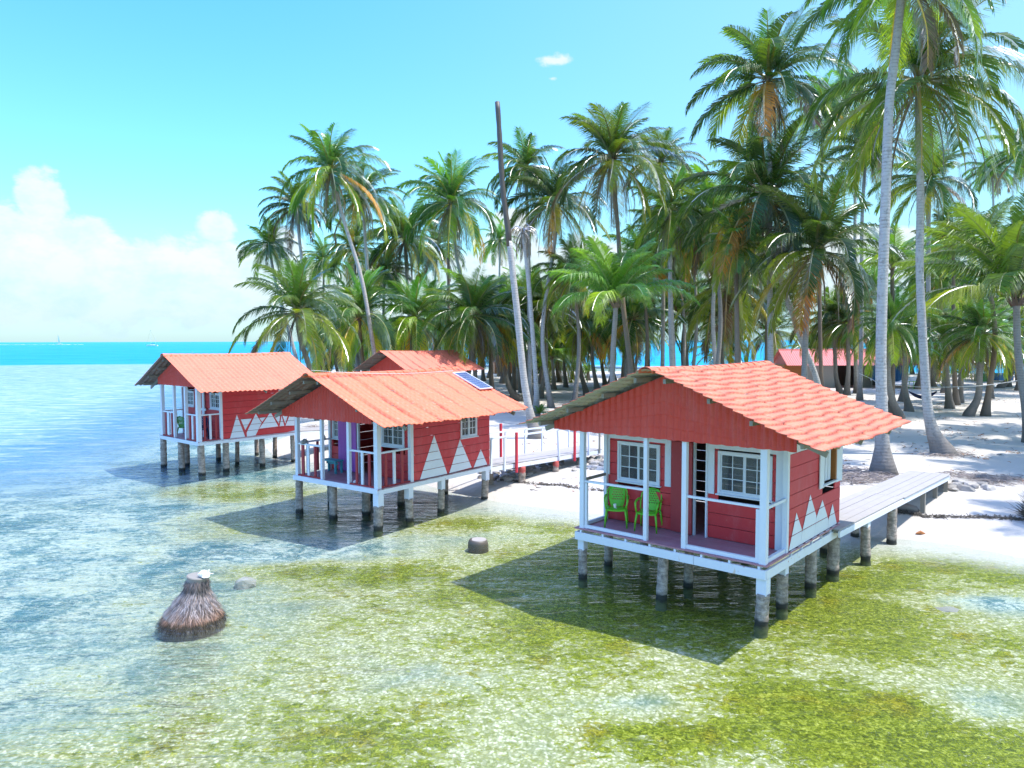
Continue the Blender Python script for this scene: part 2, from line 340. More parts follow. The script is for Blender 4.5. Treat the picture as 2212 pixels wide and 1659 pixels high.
class MB:
    def __init__(s): s.v = []; s.f = []; s.m = []; s.c = []
    def add(s, vs, fs, m=0, cols=None):
        o = len(s.v); s.v += [tuple(map(float, q)) for q in vs]; s.f += [tuple(i + o for i in f) for f in fs]; s.m += [m] * len(fs)
    def box(s, x0, x1, y0, y1, z0, z1, m=0):
        x0, x1 = sorted((x0, x1)); y0, y1 = sorted((y0, y1)); z0, z1 = sorted((z0, z1))
        s.add([(x0, y0, z0), (x1, y0, z0), (x1, y1, z0), (x0, y1, z0), (x0, y0, z1), (x1, y0, z1), (x1, y1, z1), (x0, y1, z1)],
              [(0, 3, 2, 1), (4, 5, 6, 7), (0, 1, 5, 4), (1, 2, 6, 5), (2, 3, 7, 6), (3, 0, 4, 7)], m)
    def beam(s, a, b, w, h, m=0):
        """bar from a to b, w wide, h tall"""
        a = Vector(a); b = Vector(b); d = (b - a).normalized()
        side = d.cross(Vector((0, 0, 1)));
        if side.length < 1e-4: side = Vector((1, 0, 0))
        side.normalize(); up = side.cross(d)
        vs = [p + side * sx * w / 2 + up * sz * h / 2 for p in (a, b) for sx, sz in ((-1, -1), (1, -1), (1, 1), (-1, 1))]
        s.add(vs, [(0, 1, 2, 3), (7, 6, 5, 4), (0, 4, 5, 1), (1, 5, 6, 2), (2, 6, 7, 3), (3, 7, 4, 0)], m)
    def tube(s, pts, rad, n=8, m=0, cap=True):
        pts = [Vector(p) for p in pts]
        if not hasattr(rad, '__len__'): rad = [rad] * len(pts)
        o = []
        for i, p in enumerate(pts):
            d = (pts[min(i + 1, len(pts) - 1)] - pts[max(i - 1, 0)]).normalized()
            a = d.cross(Vector((0, 1, 0)) if abs(d.y) < .9 else Vector((1, 0, 0))).normalized(); b = d.cross(a)
            o += [p + (a * math.cos(6.28318 * k / n) + b * math.sin(6.28318 * k / n)) * rad[i] for k in range(n)]
        fs = [(i * n + k, i * n + (k + 1) % n, (i + 1) * n + (k + 1) % n, (i + 1) * n + k) for i in range(len(pts) - 1) for k in range(n)]
        if cap: fs += [tuple(reversed(range(n))), tuple((len(pts) - 1) * n + k for k in range(n))]
        s.add(o, fs, m)
    def prism(s, poly, fn, t0, t1, m=0):
        """2-D polygon -> solid; fn(a, b, t) gives the point"""
        n = len(poly); vs = [fn(a, b, t0) for a, b in poly] + [fn(a, b, t1) for a, b in poly]
        s.add(vs, [tuple(range(n)), tuple(reversed(range(n, 2 * n)))] + [(i, n + i, n + (i + 1) % n, (i + 1) % n) for i in range(n)], m)
    def build(s, name, mats, parent=None, smooth=False, loc=None):
        me = bpy.data.meshes.new(name); me.from_pydata(s.v, [], s.f); me.update()
        if not isinstance(mats, (list, tuple)): mats = [mats]
        for q in mats: me.materials.append(q)
        if len(mats) > 1: me.polygons.foreach_set('material_index', s.m)
        if smooth: me.polygons.foreach_set('use_smooth', [True] * len(s.f))
        import bmesh
        bm = bmesh.new(); bm.from_mesh(me); bmesh.ops.recalc_face_normals(bm, faces=bm.faces); bm.to_mesh(me); bm.free()
        o = bpy.data.objects.new(name, me); COL.objects.link(o)
        if loc: o.location = loc
        if parent: o.parent = parent
        return o
def tag(o, label=None, cat=None, group=None, kind=None):
    if label: o['label'] = label
    if cat: o['category'] = cat
    if group: o['group'] = group
    if kind: o['kind'] = kind
    return o
def empty(name, loc, rz, label, cat, group=None):
    o = bpy.data.objects.new(name, None); COL.objects.link(o); o.location = loc; o.rotation_euler = (0, 0, rz); o.empty_display_size = .2
    return tag(o, label, cat, group)
def copy_tree(o, parent=None):
    c = o.copy(); COL.objects.link(c)
    if parent: c.parent = parent
    for ch in [k for k in COL.objects if k.parent == o]: copy_tree(ch, c)
    return c

# ------------------------------------------------------------------ terrain, sea
SHORE = np.array([(80, -15), (45, 4), (22, 15.5), (12.8, 18.0), (11.7, 19.2), (9.9, 20.0), (8.4, 20.9), (6.0, 21.3), (3.8, 22.0), (1.95, 22.9), (-.1, 24.0), (-1.6, 25.2),
    (-3.7, 27.9), (-6.5, 30.7), (-9.57, 33.1), (-11.2, 34.6), (-13, 38), (-12.8, 42), (-15.5, 52), (-22, 75), (-31, 110), (-34, 135), (-20, 138), (0, 128), (30, 118), (55, 112), (90, 108), (150, 105), (160, 0)], float)
def sdf(x, y):
    d = np.full(x.shape, 1e9); ins = np.zeros(x.shape, bool); n = len(SHORE)
    for i in range(n):
        ax, ay = SHORE[i]; bx, by = SHORE[(i + 1) % n]; ex, ey = bx - ax, by - ay
        t = np.clip(((x - ax) * ex + (y - ay) * ey) / (ex * ex + ey * ey), 0, 1)
        d = np.minimum(d, np.hypot(x - ax - t * ex, y - ay - t * ey))
        c = ((ay > y) != (by > y)) & (x < ex * (y - ay) / (ey if ey else 1e-9) + ax); ins ^= c
    return np.where(ins, d, -d)
def vnoise(x, y, s, seed):
    r = np.random.RandomState(seed); v = 0
    for k in range(6):
        a = r.rand() * 6.28; f = s * (.6 + r.rand() * .9); v = v + np.sin(x * math.cos(a) * f + y * math.sin(a) * f + r.rand() * 6.28)
    return v / 6
def ss(v, a, b): t = np.clip((v - a) / (b - a), 0, 1); return t * t * (3 - 2 * t)
def gz_np(x, y):
    d = sdf(x, y) + vnoise(x, y, .8, 3) * .5
    land = .60 * (1 - np.exp(-np.maximum(d, 0) / 3.2)) + .06 * vnoise(x, y, .9, 5) * np.clip(d / 4, 0, 1)
    rho = np.hypot(x + 60, y)
    sea = -.27 * (1 - np.exp(np.minimum(d, 0) / 2.6)) - .004 * np.maximum(-d - 15, 0) - 5 * ss(rho, 165, 230) + .03 * vnoise(x, y, 1.4, 9) * np.clip(-d / 3, 0, 1)
    return np.where(d > 0, land, sea)
def gz(x, y): return float(gz_np(np.array([float(x)]), np.array([float(y)]))[0])
def grid(n, a, b, cy):
    t = np.linspace(-1, 1, n); g = a * np.sinh(b * t)
    X, Y = np.meshgrid(g, g + cy); return X.ravel(), Y.ravel()
def gridmesh(name, n, a, b, cy, zf, m, attrs):
    X, Y = grid(n, a, b, cy); Z = zf(X, Y)
    i = np.arange(n * n).reshape(n, n); F = np.stack([i[:-1, :-1], i[:-1, 1:], i[1:, 1:], i[1:, :-1]], -1).reshape(-1, 4)
    me = bpy.data.meshes.new(name); me.vertices.add(n * n); me.vertices.foreach_set('co', np.stack([X, Y, Z], -1).ravel())
    me.loops.add(F.size); me.loops.foreach_set('vertex_index', F.ravel()); me.polygons.add(len(F))
    me.polygons.foreach_set('loop_start', np.arange(len(F)) * 4); me.polygons.foreach_set('use_smooth', np.ones(len(F), bool)); me.update(calc_edges=True)
    for k, f in attrs.items():
        at = me.attributes.new(k, 'FLOAT', 'POINT'); at.data.foreach_set('value', f(X, Y).astype(np.float32))
    me.materials.append(m); o = bpy.data.objects.new(name, me); COL.objects.link(o); return tag(o, kind='structure')
# where seagrass grows thick (x, y, rx, ry, amount) on the lagoon floor
WEED = [(-5.0, 17.7, 1.6, .7, .9), (-3.2, 17.4, 1.6, .8, 1.0), (-.9, 15.9, 1.6, .7, .7), (.7, 14.6, 1.3, .9, .7), (-11.5, 27.6, 2.2, 1.2, .8), (-9.3, 26.6, 2.2, 1.1, 1.0),
        (-1.4, 22.0, 1.6, .9, .8), (.9, 21.6, 1.6, .8, .7), (6.9, 15.0, 1.6, 1.2, 1.0), (8.2, 16.8, 1.6, .8, .9), (4.2, 11.1, 1.4, .8, 1.0), (5.6, 10.9, 1.1, .7, 1.0), (2.8, 10.3, 1.4, .5, .9), (5.2, 10.0, 2.0, .6, 1.1), (6.9, 9.9, 1.3, .7, .8),
        (10.2, 17.7, 1.5, .5, 1.0), (11.8, 16.8, 1.2, .5, 1.0), (7.5, 13.2, 2.2, 1.0, .45), (2.5, 14.5, 3.5, 2.5, .62), (.5, 12.6, 2.0, 1.0, .35), (-2.7, 10.2, 2, .7, .5), (-5.8, 10, 1.5, .5, .5), (-7.5, 22.5, 2.2, 1.6, .5), (1.8, 18.6, 2.5, 2.2, .7)]
def algae(X, Y):
    v = np.zeros_like(X)
    for x, y, rx, ry, a in WEED: v = np.maximum(v, a * np.exp(-((X - x) / rx) ** 2 - ((Y - y) / ry) ** 2))
    base = .28 * ss(X, -9, -1) * ss(-Y, -22, -16) + .16 * ss(X, -16, -6)
    for x, y, rx, ry in ((9.9, 15.4, 1.3, .5), (11.5, 14.9, 1.5, .5), (-.5, 12.2, 1.5, .6), (2.0, 11.0, 1.3, .45), (-6, 19.5, 2, 1), (3, 12.8, 1.0, .4), (7.2, 10.8, .8, .8)): base = base - .35 * np.exp(-((X - x) / rx) ** 2 - ((Y - y) / ry) ** 2)
    return v * .8 + base
def offshore(X, Y):
    d = -sdf(X, Y); rho = np.hypot(X + 60, Y)
    return np.maximum(.46 * ss(d, -2.5, 20) * ss(Y, 20, 34) * ss(-X, 6, 14), ss(rho + 5 * vnoise(X, Y, .05, 8), 160, 186))
def ripple(X, Y): return .26 + .74 * ss(-X, -1.5, 8) * ss(Y, -20, 5) + .3 * ss(Y, 60, 120)
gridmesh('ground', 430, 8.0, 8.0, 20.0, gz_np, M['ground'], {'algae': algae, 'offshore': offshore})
gridmesh('water', 260, 8.0, 8.0, 20.0, lambda X, Y: np.zeros_like(X), M['water'], {'ripple': ripple, 'offshore': offshore})

# ------------------------------------------------------------------ stilt huts
def planks(mb, axis, c, t, a0, a1, z0, z1, holes=(), m=0, row=.27, gap=.012, seed=1, jit=.005):
    """horizontal boards filling a wall panel; axis 'u': wall at u=c running along v, 'v': wall at v=c running along u. t = signed thickness"""
    rnd = random.Random(seed); z = z0
    while z < z1 - .02:
        zt = min(z + row, z1); j = rnd.uniform(-jit, jit); spans = [(a0, a1)]
        for h0, h1, b0, b1 in holes:
            if b0 < zt - .001 and b1 > z + .001:
                ns = []
                for s0, s1 in spans:
                    if h1 <= s0 or h0 >= s1: ns.append((s0, s1)); continue
                    if h0 > s0: ns.append((s0, h0))
                    if h1 < s1: ns.append((h1, s1))
                spans = ns
        for s0, s1 in spans:
            zz0, zz1 = z + gap / 2, zt - gap / 2
            if axis == 'u': mb.box(c + j, c + t, s0, s1, zz0, zz1, m)
            else: mb.box(s0, s1, c + j, c + t, zz0, zz1, m)
        z = zt
def clip(poly, z0, z1):
    def cut(p, z, keep):
        out = []
        for i in range(len(p)):
            a, b = p[i], p[(i + 1) % len(p)]; ka, kb = keep(a[1]), keep(b[1])
            if ka: out.append(a)
            if ka != kb: f = (z - a[1]) / (b[1] - a[1]); out.append((a[0] + f * (b[0] - a[0]), z))
        return out
    p = cut(poly, z0, lambda q: q >= z0)
    return cut(p, z1, lambda q: q <= z1) if len(p) > 2 else p
def painted(mb, polys, c, z0, z1, row, m, gap=.016):
    z = z0
    while z < z1:
        for p in polys:
            q = clip(p, z + gap / 2, z + row - gap / 2)
            if len(q) > 2: mb.prism(q, lambda a, b, t: (c + t, a, b), .0045, .0085, m)
        z += row
def window(hut, axis, c, sgn, a0, a1, z0, z1, cols=2, rows=3, sash=2, fw=.05):
    """window > pane, muntin ; faces +sgn along the wall normal"""
    def B(mb, p0, p1, q0, q1, t0, t1):
        if axis == 'u': mb.box(c + sgn * t0, c + sgn * t1, p0, p1, q0, q1)
        else: mb.box(p0, p1, c + sgn * t0, c + sgn * t1, q0, q1)
    f = MB(); B(f, a0, a1, z0, z0 + fw, -.04, .035); B(f, a0, a1, z1 - fw, z1, -.04, .035)
    B(f, a0, a0 + fw, z0 + fw, z1 - fw, -.04, .035); B(f, a1 - fw, a1, z0 + fw, z1 - fw, -.04, .035)
    w = f.build('window', M['white'], hut); L = (a1 - a0 - 2 * fw) / sash
    B2 = MB(); B(B2, a0 - .03, a1 + .03, z0 - .03, z0 - .001, -.01, .07); B2.build('sill', M['white'], w)
    for k in range(sash):
        s0 = a0 + fw + k * L; s1 = s0 + L; off = .012 if k % 2 else -.008
        g = MB(); B(g, s0 + .03, s1 - .03, z0 + fw + .03, z1 - fw - .03, off - .004, off + .002); g.build('pane', M['glass'], w)
        r = MB(); e = .034
        B(r, s0, s1, z0 + fw, z0 + fw + e, off - .012, off + .018); B(r, s0, s1, z1 - fw - e, z1 - fw, off - .012, off + .018)
        B(r, s0, s0 + e, z0 + fw + e, z1 - fw - e, off - .012, off + .018); B(r, s1 - e, s1, z0 + fw + e, z1 - fw - e, off - .012, off + .018)
        for i in range(1, cols): x = s0 + e + (L - 2 * e) * i / cols; B(r, x - .008, x + .008, z0 + fw + e, z1 - fw - e, off + .003, off + .010)
        for i in range(1, rows): z = z0 + fw + e + (z1 - z0 - 2 * fw - 2 * e) * i / rows; B(r, s0 + e, s1 - e, z - .008, z + .008, off + .004, off + .012)
        r.build('sash', M['white'], w)
    return w
def log(hut, u, v, z0, z1, r=.10, m='stilt', square=0, name='stilt', bow=.055, seed=0):
    rnd = random.Random(seed + int(u * 91 + v * 37)); n = int((z1 - z0) / .07) + 2; pts = []; rr = []
    bx, by = rnd.uniform(-bow, bow), rnd.uniform(-bow, bow); ph = rnd.random() * 6
    zt = z1 - square
    for i in range(n):
        f = i / (n - 1); pts.append((u + bx * (1 - f), v + by * (1 - f), z0 + (zt - z0) * f)); rr.append(r * (1.06 - .08 * f + .04 * math.sin(i * 1.9 + ph) + rnd.uniform(-.045, .045)))
    mb = MB(); mb.tube(pts, rr, 14); o = mb.build(name, M[m], hut, smooth=True)
    if square:
        q = MB(); q.box(u - r * .8, u + r * .8, v - r * .8, v + r * .8, zt - .02, z1); q.build('stilt_head', M['white'], hut)
    return o
def roof(hut, W, D, ze, zr, ol, orr, of, ob, topm, underm, step, panel, praise, pitch=.2, zel=None, sag=.04, mu=0.0, wave=.034, groove=.045, rowshade=.0, laps=()):
    m = W / 2 + mu
    for side, ov, zee in ((1, orr, ze), (-1, ol, zel or ze)):
        run = W / 2 - side * mu + ov; th = math.atan2(zr - zee, run); Ls = run / math.cos(th)
        nv = int((D + of + ob) / pitch * 6) + 1; ns = int(Ls / .22 + .5); sv = []
        for k in range(ns): sv += [(k + .02) / ns, (k + .5) / ns, (k + .97) / ns]
        sv[0] = 0; sv[-1] = 1.0
        V = np.linspace(-of, D + ob, nv); S = np.array(sv) * Ls; VV, SS = np.meshgrid(V, S)
        wv = .5 + .5 * np.cos(2 * np.pi * VV / pitch); ff = (SS / (Ls / ns)) % 1.0; ff = np.where(SS >= Ls - 1e-6, .99, ff)
        rowi = np.floor(SS / (Ls / ns) + 1e-6)
        pf = ((VV + of + .10 + .012 * np.sin(rowi * 1.7)) / panel) % 1.0
        h = wave * wv ** .85 + step * ff + praise * (1 - pf) - groove * (pf > 1 - .036 / panel)
        h = h + .010 * np.sin(SS * 2.1 + VV * 1.3) + .008 * np.sin(VV * 4.3 - SS * 1.1)
        sg = -sag * np.sin(np.pi * (VV + of) / (D + of + ob)) - .03 * np.sin(np.pi * SS / Ls)
        U = m + side * (SS * math.cos(th) + h * math.sin(th)); Z = zr - SS * math.sin(th) + h * math.cos(th) + sg
        n0 = nv * len(sv); top = np.stack([U, VV, Z], -1).reshape(-1, 3)
        bot = np.stack([U - side * .014 * math.sin(th), VV, Z - .014 * math.cos(th)], -1).reshape(-1, 3)
        idx = np.arange(n0).reshape(len(sv), nv); q = np.stack([idx[:-1, :-1], idx[1:, :-1], idx[1:, 1:], idx[:-1, 1:]], -1).reshape(-1, 4)
        if side < 0: q = q[:, ::-1]
        edges = [np.stack([idx[-1, :-1], idx[-1, :-1] + n0, idx[-1, 1:] + n0, idx[-1, 1:]], -1), np.stack([idx[:-1, 0], idx[:-1, 0] + n0, idx[1:, 0] + n0, idx[1:, 0]], -1), np.stack([idx[:-1, -1], idx[1:, -1], idx[1:, -1] + n0, idx[:-1, -1] + n0], -1)]
        if side < 0: edges = [e[:, ::-1] for e in edges]
        F = np.concatenate([q, q[:, ::-1] + n0] + edges)
        me = bpy.data.meshes.new('roof'); vs = np.concatenate([top, bot])
        me.vertices.add(len(vs)); me.vertices.foreach_set('co', vs.ravel()); me.loops.add(F.size); me.loops.foreach_set('vertex_index', F.ravel().astype(np.int32))
        me.polygons.add(len(F)); me.polygons.foreach_set('loop_start', np.arange(len(F)) * 4); me.update(calc_edges=True)
        la = np.maximum((pf > 1 - .060 / panel) * (groove > 0) * (.75 + .4 * np.sin(SS * 3 + np.floor((VV + of) / panel) * 2)), rowshade * ((ff > .9) | (ff < .1)) * (.5 + .5 * np.sin(VV * 5.1 + rowi * 2.3)))  # mask of painted shade lines along panel seams and tile row edges
        for lp in laps: la = np.maximum(la, (np.abs(SS - lp * Ls) < .035) * (.35 + .65 * (wv < .55)))  # painted shade line along each sheet overlap
        at = me.attributes.new('lap', 'FLOAT', 'POINT'); at.data.foreach_set('value', np.concatenate([la.ravel()] * 2).astype(np.float32))  # 'lap' carries the painted shade lines to the roof material
        me.materials.append(topm); me.materials.append(underm); mi = np.zeros(len(F), np.int32); mi[len(q):2 * len(q)] = 1; me.polygons.foreach_set('material_index', mi)
        o = bpy.data.objects.new('roof_slope', me); COL.objects.link(o); o.parent = hut
        for k in range(4):                                   # purlins poking out under the verge
            s = Ls * (.10 + .26 * k); u = m + side * s * math.cos(th); z = zr - s * math.sin(th) - .075
            p = MB(); p.box(u - .03, u + .03, -of + .14 + .1 * (k % 2), D + ob - .15, z - .06, z + .03); p.build('purlin', M['wood'], hut)
        for v in (.05, D - .05) + ((D * .5,) if D > 3 else ()):                     # rafter with cut tail below the eave
            r = MB(); a = Vector((m + side * .05, v, zr - .21)); s = Ls - .16; b = Vector((m + side * s * math.cos(th), v, zr - s * math.sin(th) - .17)); r.beam(a, b, .045, .11)
            r.build('rafter', M['wood'], hut)
    cap = MB(); n = int((D + of + ob) / .34)
    for k in range(n):
        v0 = -of - .02 + k * (D + of + ob + .04) / n; v1 = v0 + (D + of + ob) / n + .05; P = []
        sg = -sag * math.sin(math.pi * min(1, max(0, (v0 + of) / (D + of + ob))))
        for v, rr in ((v0, .135), (v1, .115)):
            for a in range(9):
                t = math.pi * (-.08 + 1.16 * a / 8); P.append((m + rr * math.cos(t) * 1.15, v, zr + sg - .035 + rr * math.sin(t) * .75))
        Q = [(x, y, z - .012) for x, y, z in P]
        cap.add(P + Q, [(a, a + 1, a + 10, a + 9) for a in range(8)] + [(a + 18, a + 27, a + 28, a + 19) for a in range(8)] + [(a, a + 18, a + 19, a + 1) for a in range(8)])
    cap.build('ridge_cap', topm, hut)
def gable(hut, W, v, u0, u1, zb, W0, zr, tl, tr, mname='gable', mu=0.0, pitch=.155):
    m = W / 2 + mu; n = int((u1 - u0) / pitch * 5); cols = []
    rows = 5; P = []; F = []
    for i in range(n + 1):
        u = u0 + (u1 - u0) * i / n; zt = zr - .13 - abs(u - m) * (tr if u > m else tl)
        zlo = zb + .007 * math.sin(2 * math.pi * u / .31) ; zt = max(zt, zlo + .02)
        for k in range(rows * 2):
            z = zlo + (zt - zlo) * (k // 2 + (k % 2) * .96) / rows
            off = .016 * math.cos(2 * math.pi * u / pitch) - .010 * (k % 2)
            P.append((u, v - off, z))
    R2 = rows * 2
    for i in range(n):
        for k in range(R2 - 1): F.append((i * R2 + k, (i + 1) * R2 + k, (i + 1) * R2 + k + 1, i * R2 + k + 1))
    N = len(P); Q = [(x, y + .012, z) for x, y, z in P]
    mb = MB(); mb.add(P + Q, F + [tuple(a + N for a in reversed(f)) for f in F] + [(i * R2, i * R2 + N, (i + 1) * R2 + N, (i + 1) * R2) for i in range(n)])
    return mb.build('gable_panel', M[mname], hut)
def chair(name, loc, rz, m, label, group=None):
    """moulded plastic armchair > seat, backrest, armrests, legs ; faces local -Y"""
    c = empty(name, loc, rz, label, 'chair', group)
    s = MB(); N = 9; P = []
    for j in range(N):
        for i in range(N):
            x = -.22 + .44 * i / (N - 1); y = -.23 + .44 * j / (N - 1); x *= 1 - .12 * (j / (N - 1))
            P.append((x, y, .425 - .02 * j / (N - 1) - .018 * (1 - (2 * i / (N - 1) - 1) ** 2) - (.02 if j == 0 else 0)))
    Q = [(x, y, z - .018) for x, y, z in P]; k = N * N
    F = [(j * N + i, j * N + i + 1, (j + 1) * N + i + 1, (j + 1) * N + i) for j in range(N - 1) for i in range(N - 1)]
    E = [i for i in range(N)] + [j * N + N - 1 for j in range(1, N)] + [(N - 1) * N + i for i in range(N - 2, -1, -1)] + [j * N for j in range(N - 2, 0, -1)]
    s.add(P + Q, F + [tuple(a + k for a in reversed(f)) for f in F] + [(E[i], E[i] + k, E[(i + 1) % len(E)] + k, E[(i + 1) % len(E)]) for i in range(len(E))])
    s.build('seat', m, c, True)
    b = MB(); NX, NZ = 15, 19; P = []
    def bp(i, j):
        f = j / (NZ - 1); x = (2 * i / (NX - 1) - 1); w = .14 + .055 * math.sin(f * 2.6); z = .40 + .46 * f
        return (x * w, .19 + .10 * f - .03 * (1 - x * x) + .02, z - .03 * x * x * (f > .9))
    P = [bp(i, j) for j in range(NZ) for i in range(NX)]; Q = [(x, y + .008, z) for x, y, z in P]; k = NX * NZ; F = []
    holes = {(i, j) for j in range(6, 17) for i in range(3, 12) if j % 2 == 0 and (i + (j // 2)) % 2 == 0}
    fs = [(i, j) for j in range(NZ - 1) for i in range(NX - 1) if (i, j) not in holes]
    F = [(j * NX + i, j * NX + i + 1, (j + 1) * NX + i + 1, (j + 1) * NX + i) for i, j in fs]
    b.add(P + Q, F + [tuple(a + k for a in reversed(f)) for f in F]); b.build('backrest', m, c, True)
    h = MB(); h.tube([(-.225, .13, .44), (-.235, .18, .60), (-.225, .25, .76), (-.15, .30, .855), (0, .31, .885), (.15, .30, .855), (.225, .25, .76), (.235, .18, .60), (.225, .13, .44)], .017, 8); h.build('back_frame', m, c, True)
    for sx in (-1, 1):
        a = MB(); a.tube([(sx * .245, .22, .655), (sx * .262, .10, .665), (sx * .265, -.06, .65), (sx * .258, -.17, .62), (sx * .245, -.20, .55), (sx * .225, -.20, .42)], [.022, .024, .024, .024, .02, .018], 8); a.build('armrest', m, c, True)
        for y0, y1, t in ((-.20, -.25, .42), (.18, .26, .42)):
            l = MB(); l.tube([(sx * .205, y0, t), (sx * .235, (y0 + y1) / 2, .22), (sx * .25, y1, 0)], [.028, .022, .016], 6); l.build('leg', m, c, True)
    return c
def hutpt(h, u, v, z): x0, y0, a = h; return (x0 + u * math.cos(a) - v * math.sin(a), y0 + u * math.sin(a) + v * math.cos(a), z)
def post(hut, u, v, z0, z1, w=.09, m='white', name='porch_post', w2=None):
    mb = MB(); mb.box(u - w / 2, u + w / 2, v - (w2 or w) / 2, v + (w2 or w) / 2, z0, z1); return mb.build(name, M[m], hut)
def bar(hut, a, b, w=.05, h=.07, m='white', name='handrail'):
    mb = MB(); mb.beam(a, b, w, h); return mb.build(name, M[m], hut)
def floorboards(hut, W, D, zd, m='floor'):
    mb = MB(); v = -.04; k = 0
    while v < D - .01:
        mb.box(-.05, W + .04, v, min(v + .14, D) - .004, zd - .03 - .001 * (k % 2), zd + .0015 * (k % 3)); v += .14; k += 1
    return mb.build('deck_floor', M[m], hut)

H1 = (1.475, 16.489, -.718); H2 = (-6.893, 23.049, -.641); H3 = (-15.248, 31.656, -.715); H4 = (-9.441, 50.353, -.765)
# ---- near hut
W, D, zd = 4.379, 4.263, 1.155
h = empty('stilt_hut', (H1[0], H1[1], 0), H1[2], 'near red stilt hut with two lime chairs on its white railed porch', 'hut', 'red stilt huts over the lagoon')
floorboards(h, W, D, zd)
b = MB(); b.box(-.03, 2.92, -.05, .0, .885, 1.06); b.box(2.93, W + .02, -.052, -.002, .885, 1.06)
b.build('rim_beam', M['rusty'], h)
b = MB(); b.box(W - .02, W + .03, .0, 2.2, .875, 1.055); b.box(W - .022, W + .028, 2.205, D + .3, .86, 1.045); b.build('rim_beam', M['rusty'], h)
b = MB(); b.box(-.03, .02, .0, D, .885, 1.06); b.build('rim_beam', M['white'], h)
b = MB(); b.box(.02, W - .02, D - .05, D, .885, 1.06); b.build('rim_beam', M['white'], h)
for k in range(8):                                              # joists: their cut ends show as blocks in the slot under the boards
    u = .12 + k * (W - .24) / 7; b = MB(); b.box(u - .022, u + .022, -.03, D - .03, 1.062, 1.122); b.build('joist', M['white'], h)
for k in range(6):
    v = 1.25 + k * .6; b = MB(); b.box(W - .02, W + .028, v - .02, v + .02, 1.05, 1.135); b.build('spacer', M['white'], h)
b = MB(); b.box(W + .005, W + .03, 1.12, D + .03, 1.135, 1.158); b.build('ledger', M['white'], h)
for i, (u, v, sq, r) in enumerate([(.10, .08, .22, .10), (2.17, .08, 0, .115), (W - .07, .08, .30, .125), (.0, 1.31, 0, .10), (2.2, 1.17, 0, .10), (4.25, 1.2, .2, .115), (4.25, 2.85, 0, .12), (4.30, 4.2, 0, .135), (0.1, 2.8, 0, .11), (2.2, 2.8, 0, .11), (.1, 4.15, 0, .11), (2.2, 4.15, 0, .11)]):
    log(h, u, v, -.55, .885 if v < 1 or u > 4.2 or u < .12 else 1.06, r, square=sq, seed=i)
holes1 = [(.36, 1.48, 2.12, 3.05), (2.34, 2.62, 1.0, 3.2), (2.87, 4.04, 2.15, 3.06)]
w = MB(); planks(w, 'v', 1.13, .03, .03, W - .03, zd + .012, 3.34, holes1, seed=3); w.build('porch_wall', M['red'], h)
holesr = [(3.10, 3.92, 2.23, 3.16)]
w = MB(); planks(w, 'u', W, -.03, 1.10, D + .05, zd + .012, 3.12, holesr, row=.28, seed=4)
T1 = [[(1.15, 1.175), (1.538, 1.884), (1.871, 1.455), (1.80, 1.175)], [(1.81, 1.175), (1.871, 1.40), (2.325, 2.127), (2.716, 1.608), (2.62, 1.175)], [(2.63, 1.175), (2.716, 1.55), (3.094, 1.886), (3.515, 1.372), (3.50, 1.175)], [(3.515, 1.175), (3.53, 1.36), (3.786, 1.681), (4.10, 1.175)]]
painted(w, T1, W, zd + .012, 3.2, .28, 1); w.build('side_wall', [M['red'], M['white']], h)
b = MB(); b.box(W - .03, W + .012, 1.06, D + .05, 3.125, 3.30); b.build('wall_plate', M['white'], h)
b = MB(); planks(b, 'u', 0, .03, 1.1, D, zd + .012, 3.5, seed=5); b.build('side_wall', M['red'], h)
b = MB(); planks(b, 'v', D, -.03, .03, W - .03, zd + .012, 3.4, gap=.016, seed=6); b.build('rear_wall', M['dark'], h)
gable(h, W, D + .0, .0, W, 3.4, 0, 4.81, .40, .40)
window(h, 'v', 1.13, -1, .36, 1.48, 2.12, 3.05); window(h, 'v', 1.13, -1, 2.87, 4.04, 2.15, 3.06)
for a0, a1, z0, z1 in ((.03, .14, 2.23, 3.10), (.03, 1.76, 3.101, 3.22), (1.61, 1.76, 2.136, 3.10), (2.63, 2.79, 2.12, 3.10), (2.63, 4.36, 3.101, 3.25), (4.12, 4.30, zd, 3.10)):
    b = MB(); b.box(a0, a1, 1.098, 1.124, z0, z1); b.build('window_trim', M['white'], h)
d = MB()
for k in range(4): u = 1.80 + k * .135; d.box(u, u + .131, 1.04 - .02 * k, 1.065 - .02 * k, 1.18, 3.18)
dr = d.build('door', M['maroon'], h); tag(dr, 'red plank door leaf standing ajar')
for u in (2.335, 2.625): post(h, u, 1.11, zd, 3.2, .035, 'white', 'door_jamb', .08)
post(h, W - .04, 1.07, zd, 3.30, .10)
post(h, .05, 1.09, zd, 3.3, .08)
for u, s in ((.12, .11), (1.755, .085), (2.66, .10), (W - .065, .13)): post(h, u, .055, zd, 3.45, s)
post(h, .215, .06, zd, 2.19, .06); post(h, W - .18, .06, zd, 2.19, .07)
bar(h, (.17, .06, 2.225), (1.715, .06, 2.235), .06, .045); bar(h, (2.71, .06, 2.235), (W - .13, .06, 2.235), .06, .045)
bar(h, (W - .05, .12, 2.225), (W - .04, 1.02, 2.235), .06, .055); bar(h, (.05, .12, 2.225), (.05, 1.05, 2.235), .05, .06, 'wood')
bar(h, (.17, .055, 1.20), (1.715, .055, 1.20), .06, .07, name='toe_rail'); bar(h, (2.71, .055, 1.20), (W - .13, .055, 1.20), .07, .08, name='toe_rail'); bar(h, (W - .05, .13, 1.20), (W - .05, 1.02, 1.20), .07, .08, name='toe_rail'); bar(h, (.05, .12, 1.20), (.05, 1.05, 1.20), .06, .07, name='toe_rail')
b = MB(); b.box(-.1, W + .3, .02, .08, 3.455, 3.56); b.build('header_beam', M['white'], h)
